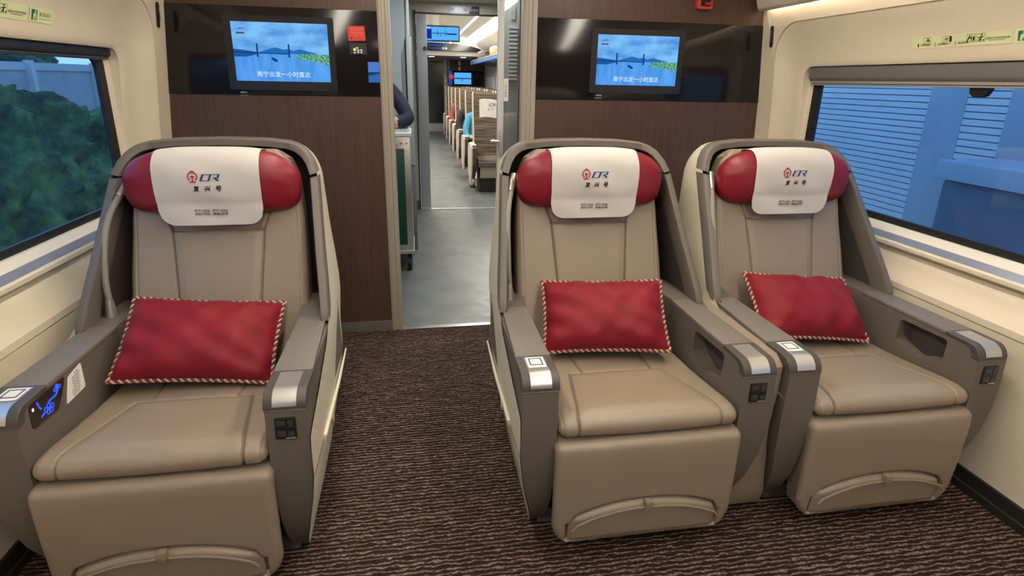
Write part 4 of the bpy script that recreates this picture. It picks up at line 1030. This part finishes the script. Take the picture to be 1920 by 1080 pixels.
def passenger(x, y, top, legs, label, lean=0, look=(0, -1, 0), hand=True):
    t = thing('person', (x, y, 0), label, 'person'); t.scale = (.9, .9, .9)
    N = [((0, 0, .56), (.16, .12), 1), ((lean*.4, .05, .78), (.155, .105), 1), ((lean, .08, 1.0), (.175, .10), 1), ((lean, .07, 1.09), (.07, .06), 1), ((lean, .06, 1.14), .052, 0), ((lean, .04, 1.22), (.075, .088), 0), ((lean, .04, 1.29), (.06, .075), 0),
         ((lean-.18, .06, 1.0), .068, 1), ((lean-.25, -.02, .80), .060, 1), ((lean-.24, -.10, .68), .056, 1), ((lean-.17, -.24, .67), .046, 1), ((lean-.13, -.32, .68), .028, 0),
         ((lean+.18, .06, 1.0), .068, 1), ((lean+.22, 0, .76), .056, 1), ((lean+.14, -.20, .68), .046, 1), ((lean+.09, -.28, .68), .028, 0),
         ((-.09, -.12, .53), .085, 2), ((-.10, -.44, .52), .068, 2), ((-.10, -.44, .12), .045, 2), ((-.10, -.50, .05), (.042, .04), 3), ((-.10, -.60, .04), (.038, .034), 3),
         ((.09, -.12, .53), .085, 2), ((.10, -.44, .52), .068, 2), ((.10, -.44, .12), .045, 2), ((.10, -.50, .05), (.042, .04), 3), ((.10, -.60, .04), (.038, .034), 3)]
    E_ = [(0, 1), (1, 2), (2, 3), (3, 4), (4, 5), (5, 6), (2, 7), (7, 8), (8, 9), (9, 10), (10, 11), (2, 12), (12, 13), (13, 14), (14, 15), (0, 16), (16, 17), (17, 18), (18, 19), (19, 20), (0, 21), (21, 22), (22, 23), (23, 24), (24, 25)]
    hand_nodes(N, E_, (11, Vector(N[11][0])), (.3, -.5, 0), (0, 0, 1), 0, 0); hand_nodes(N, E_, (15, Vector(N[15][0])), (-.2, -.5, 0), (0, 0, 1), 0, 0)
    body('body', N, E_, [SKIN, top, legs, KHAKI], t); head_bits(t, (lean, .03, 1.24), look)

# ================================================================== FAR COACH
struct_far = []
for s, side in ((-1, 'left'), (1, 'right')):
    mb = MB()
    outer = [(6.6, 0), (17.1, 0), (17.1, 2.1), (6.6, 2.1)]
    mb.plate(outer, [rrect(a, a+1.5, .85, 1.50, .08) for a in (6.9, 8.9, 10.9, 12.9, 14.9)], 'x', s*1.62, s*1.66)
    struct(mb.build('wall_far_'+side, VCREAM))
    for i in range(5):
        mb = MB(); mb.box(min(s*1.64, s*1.645), max(s*1.64, s*1.645), 6.88+2*i, 8.42+2*i, .83, 1.52); struct(mb.build('window_%d' % (5+2*i+(s > 0)), GLASS))
    mb = MB(); ext(mb, [(0, 2.42), (s*.55, 2.41), (s*.62, 2.395), (s*.62, 2.40)], 6.62, 17.0); ext(mb, [(s*.66, 2.39), (s*.84, 2.335)], 6.62, 17.0); ext(mb, [(s*1.03, 2.235), (s*1.10, 2.17), (s*1.25, 2.10), (s*1.62, 2.06)], 6.62, 17.0)
    struct(mb.build('ceiling', pmat('far_ceiling_cream', (.82, .77, .66), .5)))
    mb = MB(); ext(mb, [(s*.62, 2.398), (s*.66, 2.392)], 6.62, 17.0); ext(mb, [(s*.84, 2.335), (s*1.03, 2.237)], 6.62, 17.0)
    struct(mb.build('trim_far_light_'+side, emat('far_light', (1, .93, .80), FAR_E)))
# end bulkhead
mb = MB(); mb.box(.55, 1.66, 17.0, 17.05, 0, 2.3); mb.box(-1.66, -.50, 17.0, 17.05, 0, 2.3); mb.box(-.5, .55, 17.0, 17.05, 2.0, 2.3); struct(mb.build('wall_far_end', WOOD))
mb = MB(); mb.plate([(-.52, 0), (.555, 0), (.555, 2.0), (-.52, 2.0)], [[(-.42, .22), (.455, .22), (.455, 1.93), (-.42, 1.93)]], 'y', 16.97, 17.02); d1 = struct(mb.build('door_1', LGREY))
mb = MB(); mb.poly([(-.42, 17.0, .22), (.455, 17.0, .22), (.455, 17.0, 1.93), (-.42, 17.0, 1.93)]); mb.build('door_glass', pmat('smoked_glass', (.035, .04, .04), .12), d1)
mb = MB(); mb.box(.585, .62, 16.97, 17.0, 0, 2.2); struct(mb.build('trim_far_end', LGREY))
mb = MB(); mb.box(-1.6, 1.6, 14.1, 17.0, 1.955, 2.06); struct(mb.build('ceiling', pmat('soffit_grey', (.24, .22, .20), .5)))
for x in (.065, .83): downlight(x, 14.8, 1.955, .07, int(DOWN_E), 'small spotlight under the far soffit, %s' % ('over the aisle' if x < .5 else 'over the seats'), WARM)
# black display board on the soffit front
ld = thing('display_board', (0, 14.1, 2.06), 'black display board with blue scrolling text on the far soffit', 'display')
mb = MB(); mb.prism([(-1.25, 0), (1.25, 0), (1.12, .07), (.95, .115), (.65, .155), (0, .175), (-.65, .155), (-.95, .115), (-1.12, .07)], 'y', -.05, .0); mb.build('board', BLACKG, ld)
mb = MB(); text_into(mb, 'The train is going', plane_map((.11, -.053, .115), (1, 0, 0), (0, 0, 1)), .28, .030); text_into(mb, '10:40', plane_map((.35, -.053, .115), (1, 0, 0), (0, 0, 1)), .085, .030); text_into(mb, '0.. to Nanning', plane_map((.13, -.053, .05), (1, 0, 0), (0, 0, 1)), .26, .030)
mb.build('scrolling_text', emat('blue_led_text', (.03, .16, 1.0), 1.6), ld, sharp=0, recalc=False, dbl=False)
mb = MB(); mb.box(.285, .33, -.054, -.05, .03, .075); mb.build('symbol', emat('cyan_led', (.2, .7, .8), 1.2), ld)
mb = MB(); mb.box(.345, .40, -.054, -.05, .03, .075, .002); mb.build('symbol', emat('yellow_led', (.8, .7, .35), 1.2), ld)
# hanging screen
hs = thing('hanging_screen', (0, 10.0, 2.14), 'wide lit screen hanging from the far coach ceiling', 'screen')
mb = MB(); mb.prism(rrect(-.385, .385, -.125, .122, .025), 'y', -.02, .03, .004); mb.build('bezel', BLACKP, hs)
mb = MB(); mb.box(-.36, .365, -.0225, -.02, -.105, .102); sc_ = mb.build('screen', emat('screen_blue_panel', (.012, .02, .36)), hs)
mb = MB(); mb.box(-.075, .36, -.0235, -.0222, -.100, .098); pc = mb.build('picture', emat('picture_sky_blue', (.10, .46, .95)), sc_)
mb = MB()
for x in (.02, .15): mb.box(x-.004, x+.004, -.0245, -.0235, -.045, .045)
mb.box(-.07, .2, -.0245, -.0235, -.004, .008); mb.box(.06, .085, -.0245, -.0235, -.035, -.022); mb.box(.17, .33, -.0245, -.0235, -.018, .006); mb.build('picture_bridge', E1, sc_)
mb = MB(); mb.box(-.36, -.08, -.0235, -.0222, .065, .10); mb.box(-.36, -.08, -.0235, -.0222, -.105, -.085); mb.build('picture_banner', emat('banner_cyan', (.12, .55, .90)), sc_)
mb = MB(); mb.box(-.05, .05, .0, .03, .12, .30); mb.build('hanger', LGREY, hs)
# framed screen on the end wall
es = thing('end_wall_screen', (.93, 16.99, 1.47), 'lit screen in a black panel on the far end wall', 'screen')
mb = MB(); mb.box(-.35, .64, -.02, .008, -.20, .20, .006); mb.build('panel', BLACKG, es)
mb = MB(); mb.box(-.18, .30, -.024, -.02, -.16, .15); sc_ = mb.build('screen', emat('picture_sky_blue', (.10, .46, .95)), es)
mb = MB(); mb.box(-.18, .30, -.026, -.024, -.02, .01); mb.box(.02, .06, -.026, -.024, -.06, -.03); mb.build('picture_bridge', E1, sc_)
mb = MB(); mb.box(-.34, -.24, -.024, -.02, -.19, .19); mb.build('poster', emat('poster_blue', (.02, .06, .35)), es)
mb = MB(); mb.cyl((-.27, -.03, .04), (-.27, -.024, .04), .065); mb.build('poster_disc', emat('poster_red', (.55, .05, .05)), es)
for x, z, w_, h_, mt, nm, lb in ((.74, 1.89, .20, .07, MAROON, 'red_plate', 'small red plate high on the far end wall'), (.90, 1.87, .06, .11, WHITEP, 'white_notice', 'upper small white notice on the far end wall'), (.90, 1.73, .06, .09, WHITEP, 'white_notice', 'lower small white notice on the far end wall'),
                         (.50, 1.50, .06, .08, WHITEP, 'door_sticker', 'upper white sticker on the far glass door frame'), (.50, 1.39, .06, .09, WHITEP, 'door_sticker', 'middle white sticker on the far glass door frame'), (.49, 1.23, .08, .08, pmat('pale_green', (.55, .70, .5), .5), 'door_sticker', 'pale green round sticker on the far glass door frame')):
    mb = MB(); mb.box(x-w_/2, x+w_/2, 16.955, 16.969 if x < .6 else 16.999, z-h_/2, z+h_/2, .003); tag(mb.build(nm, mt), lb, 'sign')

# ---- luggage rack and bags
rk = thing('luggage_rack', (1.02, 7.0, 1.86), 'overhead luggage rack with blue edge along the right side of the far coach', 'rack')
mb = MB(); mb.box(.0, .035, 0, 8.0, -.02, .02, .008); mb.build('front_rail', ALU, rk)
mb = MB(); mb.box(.003, .03, 0, 8.0, -.075, -.018, .006); mb.build('blue_edge', pmat('rack_blue', (.06, .20, .62), .35), rk)
mb = MB()
for k in range(7): mb.box(.06+k*.08, .075+k*.08, 0, 8.0, -.012, .0)
mb.build('slats', SILVER, rk)
for k in range(8):
    mb = MB(); mb.tube([(.01, .5+k, -.01), (.2, .5+k, -.06), (.55, .5+k, -.10), (.6, .5+k, -.02)], .012, 8); mb.build('bracket', GREYDK, rk)
mb = MB(); mb.box(.06, .16, 0, 8.0, -.05, -.035); mb.box(.34, .56, 0, 8.0, -.05, -.035); mb.build('blue_underside', pmat('rack_blue', (.06, .20, .62), .35), rk)
for k, a in enumerate((8.9, 10.9, 12.9, 14.9)):
    mb = MB(); mb.grid([[(1.60+.012*math.sin(i*.9), a-.05+1.6*i/60, z) for z in (.82, 1.52)] for i in range(61)])
    tag(mb.build('curtain', pmat('white_curtain', (.74, .72, .68), .8), sharp=0), 'drawn white curtain of the far coach, ' + ('nearest the doorway', 'second from the doorway', 'third from the doorway', 'last before the end wall')[k], 'curtain', 'curtains of the far coach')
def bag(x, y, z, w_, d_, h_, mt, lb):
    mb = MB(); mb.box(x-w_/2, x+w_/2, y-d_/2, y+d_/2, z, z+h_, min(w_, d_, h_)*.32, 4); o = tag(mb.build('bag', mt), lb, 'bag')
    mb = MB(); mb.tube([(x-w_*.2, y-d_*.52, z+h_*.55), (x-w_*.2, y-d_*.60, z+h_*.75), (x+w_*.2, y-d_*.60, z+h_*.75), (x+w_*.2, y-d_*.52, z+h_*.55)], .012, 6); mb.build('handle', BLKC, o)
bag(1.30, 9.2, 1.885, .45, .55, .15, BLKC, 'black bag on the luggage rack, nearest the doorway')
bag(1.25, 11.2, 1.885, .40, .5, .15, pmat('tan_bag', (.42, .32, .18), .6), 'tan bag on the luggage rack behind the black one')
bag(1.22, 13.2, 1.885, .36, .7, .15, pmat('grey_brown_bag', (.12, .10, .09), .7), 'grey brown bag at the far end of the luggage rack')

# ---- double seats facing the doorway
SEATM = pmat('seat_shell', (.52, .44, .34), .5)
def build_double(root):
    for sx in (0, .475):
        x0, x1 = .055+sx, .475+sx
        mb = MB(); mb.prism(smooth([(0, .40), (.05, .46), (.40, .44), (.52, .46), (.52, .36), (0, .35)], 1), 'x', x0, x1, .02, 3); mb.build('seat_cushion', STRIPE, root)
        mb = MB(); mb.prism(smooth([(.40, .42), (.44, .55), (.52, .85), (.58, 1.10), (.60, 1.24), (.63, 1.27), (.68, 1.25), (.70, 1.1), (.62, .8), (.56, .42)], 1), 'x', x0-.005, x1+.005, .03, 3); mb.build('backrest', STRIPE, root)
        for xs_ in (x0-.012, x1):
            mb = MB(); mb.prism(smooth([(.44, .50), (.52, .85), (.575, 1.10), (.595, 1.255), (.64, 1.285), (.70, 1.26), (.72, 1.1), (.66, .85), (.60, .50)], 1), 'x', xs_, xs_+.012, .004); mb.build('side_wing', SEATM, root)
        mb = MB(); mb.box(x0+.03, x1-.03, .02, .05, .20, .37, .006); mb.build('front_apron', pmat('apron_tan', (.34, .28, .21), .6), root)
    for k, xa in enumerate((-.02, .475, .95)):
        mb = MB(); mb.prism(roundpoly([(.0, .36), (.0, .60), (.05, .62), (.45, .62), (.56, .50), (.52, .20), (.40, .18), (.15, .20)], .03), 'x', xa, xa+.055, .008); a = mb.build('armrest', GREYDK, root)
        mb = MB(); mb.prism(roundpoly([(-.004, .36), (-.004, .60), (.05, .622), (.45, .622), (.56, .50), (.52, .20), (.36, .10), (.10, .12)], .03), 'x', xa-.012, xa+.004, .003); mb.build('side_panel', SEATM, a)
        mb = MB(); mb.box(xa+.0, xa+.055, .02, .40, .618, .632, .005); mb.build('armrest_pad', pmat('pad_white', (.62, .57, .50), .5), a)
    mb = MB(); mb.box(.08, .92, .10, .42, .0, .30, .01); mb.build('base', pmat('base_black', (.022, .022, .024), .6), root)
ords = ['nearest the doorway', 'second row from the doorway', 'third row from the doorway', 'fourth row from the doorway', 'fifth row from the doorway', 'sixth row from the doorway', 'seventh row from the doorway']
ds = None
for i in range(7):
    y = 7.44+1.17*i; lb = 'brown striped double seat in the far coach, '+ords[i]
    if ds is None: ds = thing('double_seat', (.355, y, 0), lb, 'seat', 'striped double seats of the far coach'); build_double(ds)
    else: c = copy_tree(ds); c.location = (.355, y, 0); c['label'] = lb
# printed cover on the nearest striped seat
fc = thing('headrest_cover', (.62, 7.44, 0), 'crumpled white printed cover on the nearest striped seat', 'headrest cover', 'printed white headrest covers')
mb = MB(); mb.grid([[(lerp(-.135, .16, i/12), interp([(.94, .548), (1.1, .575), (1.18, .585)], z)-.012+.004*math.sin(i*1.3+z*30), z+.01*math.sin(i*.4)) for z in [.945+.24*j/8 for j in range(9)]] for i in range(13)]); mb.build('cover_cloth', CLOTH, fc)
mb = MB(); text_into(mb, 'CR', plane_map((.045, .552, 1.115), (1, 0, 0), (0, .15, 1)), .10, .045, .3); mb.build('railway_monogram', INKB, fc, sharp=0, recalc=False, dbl=False)
mb = MB()
for k, ch in enumerate('复兴号'): text_into(mb, ch, plane_map((-.01+k*.055, .546, 1.055), (1, 0, 0), (0, .15, 1)), .028, .028)
mb.build('script_text', INK, fc, sharp=0, recalc=False, dbl=False)
passenger(.60, 7.44+1.17+.32, BLUEJ, BLKC, 'passenger in a sky blue jacket seated in the second row', lean=.0)
passenger(.60, 7.44+2.34+.32, BLKC, BLKC, 'passenger in a black top seated behind the one in blue', lean=-.03, look=(-.6, -1, 0))
passenger(.60, 7.44+4.68+.32, MAROON, BLKC, 'passenger in a maroon top seated further back in the far coach', lean=.0)
sh = MB(); sh.ball((.385, 7.96, .05), .05, (.8, 1.9, .9), 18); so = tag(sh.build('shoe', KHAKI), 'tan shoe poking into the aisle beside the nearest striped seat', 'shoe')
sh = MB(); sh.box(.35, .425, 7.87, 8.06, .0, .02, .008); sh.build('sole', BLKC, so)

# ================================================================== OUTSIDE
gm = pmat('wet_gravel', (.10, .11, .11), .9, noise=2, var=.4)
mb = MB(); mb.grid([[(x, y, -1.6) for y in (-40, 60)] for x in (-60, -1.9)]); o = mb.build('ground_left', gm, sharp=0); struct(o); o.name = 'ground'
mb = MB(); mb.grid([[(x, y, -1.6) for y in (-40, 60)] for x in (1.9, 60)]); o = mb.build('ground', gm, sharp=0); struct(o)
def _hedge(t, p):
    tc = t.nodes.new('ShaderNodeTexCoord'); n = t.nodes.new('ShaderNodeTexNoise'); n.inputs['Scale'].default_value = 2.2; n.inputs['Detail'].default_value = 9; n.inputs['Roughness'].default_value = .7
    r = t.nodes.new('ShaderNodeValToRGB'); r.color_ramp.elements[0].position = .38; r.color_ramp.elements[0].color = (.020, .050, .045, 1); r.color_ramp.elements[1].position = .68; r.color_ramp.elements[1].color = (.13, .24, .09, 1)
    t.links.new(tc.outputs['Object'], n.inputs['Vector']); t.links.new(n.outputs['Fac'], r.inputs[0]); t.links.new(r.outputs[0], p.inputs['Base Color']); p.inputs['Roughness'].default_value = .9
LEAF = nodes_mat('dark_hedge_leaves', _hedge)
from mathutils import noise as mnoise
def blobmesh(c, rx, ry, rz, amp, fr, n=48):
    mb = MB(); b = bmesh.new(); bmesh.ops.create_icosphere(b, subdivisions=5, radius=1)
    for v in b.verts:
        d = v.co.normalized(); q = Vector((d.x*rx, d.y*ry, d.z*rz)); k = 1+amp*mnoise.fractal((q+Vector(c))*fr, 1, 2, 5); v.co = Vector(c)+q*k
    mb.merge(b); return mb
mb = MB(); rows = []
for i in range(260):
    y = -2+22*i/259; top = interp([(-2, 1.2), (6, 1.3), (9.3, 1.25), (9.9, 1.15), (10.4, .85), (11.0, .72), (11.6, .85), (13, .75), (16, 1.0), (20, .9)], y)
    row = []
    for k in range(80):
        t = k/79; q = (-5.4-.5*t, y, lerp(-1.6, top, min(1, t*1.25))) if t < .8 else (-5.8-3*(t-.8), y, top-.3*((t-.8)/.2)**2)
        q = Vector(q); d = mnoise.fractal(q*1.3, 1, 2, 4)*.28+mnoise.fractal(q*5, 1, 2, 4)*.10
        row.append(q+Vector((1, 0, .5))*d)
    rows.append(row)
mb.grid(rows); tag(mb.build('hedge', LEAF, sharp=0), 'long dark green hedge running outside the left window', 'hedge')
# concrete barrier with posts
bc = pmat('concrete_blue_grey', (.38, .42, .45), .8, noise=3, var=.15)
br = thing('barrier_wall', (-10.5, 10, -1.6), 'pale concrete barrier with posts outside the left window', 'wall')
mb = MB(); mb.box(-.1, .1, -30, 40, 0, 3.25); mb.build('panel', bc, br)
mb = MB(); mb.box(.1, .14, -30, 40, 3.05, 3.25); mb.build('coping', pmat('pale_coping', (.50, .53, .55), .8), br)
for k in range(14):
    mb = MB(); mb.box(.1, .26, -18+k*3.2, -17.84+k*3.2, 0, 3.3); mb.build('post', pmat('pale_post', (.55, .58, .60), .7), br)
for i, (x, y, z, r) in enumerate(((-16, 9, 1.8, 2.2), (-18, 17, 2.4, 2.7), (-17, 25, 2.2, 2.6))):
    t = thing('tree', (x, y, -1.6), ['dark tree above the barrier, nearest the left frame', 'dark tree above the barrier, in the middle', 'dark tree above the barrier, farthest away'][i], 'tree', 'trees behind the barrier')
    blobmesh((0, 0, z+1.6), r, r*1.2, r*.7, .5, .9).build('crown', LEAF, t, sharp=0)
    mb = MB(); mb.tube([(0, 0, 0), (.1, 0, z+.6)], [.22, .14], 10); mb.build('trunk', pmat('bark', (.05, .04, .03), .9), t)
# corrugated barrier outside the right window
nb = thing('corrugated_barrier', (4.6, 5, -1.6), 'pale blue corrugated barrier outside the right window', 'wall')
PB = pmat('pale_blue_sheet', (.62, .72, .78), .5, noise=2, var=.08); PD = pmat('blue_grey_panel', (.36, .45, .54), .6, noise=2, var=.15)
def corr(y0, y1):
    mb = MB(); pr_ = []
    for k in range(84):
        z = k*.062; pr_ += [(0, z), (0, z+.050), (.03, z+.054), (.03, z+.060)]
    mb.grid([[(x, y, z) for x, z in pr_] for y in (y0, y1)]); mb.build('corrugated_sheet', PB, nb, sharp=20)
for y0, y1 in ((-8, -3.2), (-2.6, -1.35), (-.75, -.35), (.05, 3.6), (4.2, 12)): corr(y0, y1)
for y0, y1 in ((-3.2, -2.6), (-1.35, -.75), (-.35, .05), (3.6, 4.2)):
    mb = MB(); mb.box(-.01, .06, y0, y1, 0, 5.3, .01); mb.build('column', PD, nb)
kb_ = thing('signal_cabinet', (4.1, 3.35, -1.6), 'dark blue-grey trackside cabinet outside the right window at the frame edge', 'cabinet')
mb = MB(); mb.box(-.3, .3, -1.4, .6, 0, 2.35, .04); mb.build('housing', pmat('slate_blue', (.10, .14, .20), .5, noise=3, var=.2), kb_)
mb = MB(); mb.box(-.34, .34, -1.45, .65, 2.35, 2.5, .02); mb.build('lid', PD, kb_)
mb = MB(); mb.box(-.33, -.30, -1.2, -.5, .3, 2.2, .01); mb.build('door', PD, kb_)
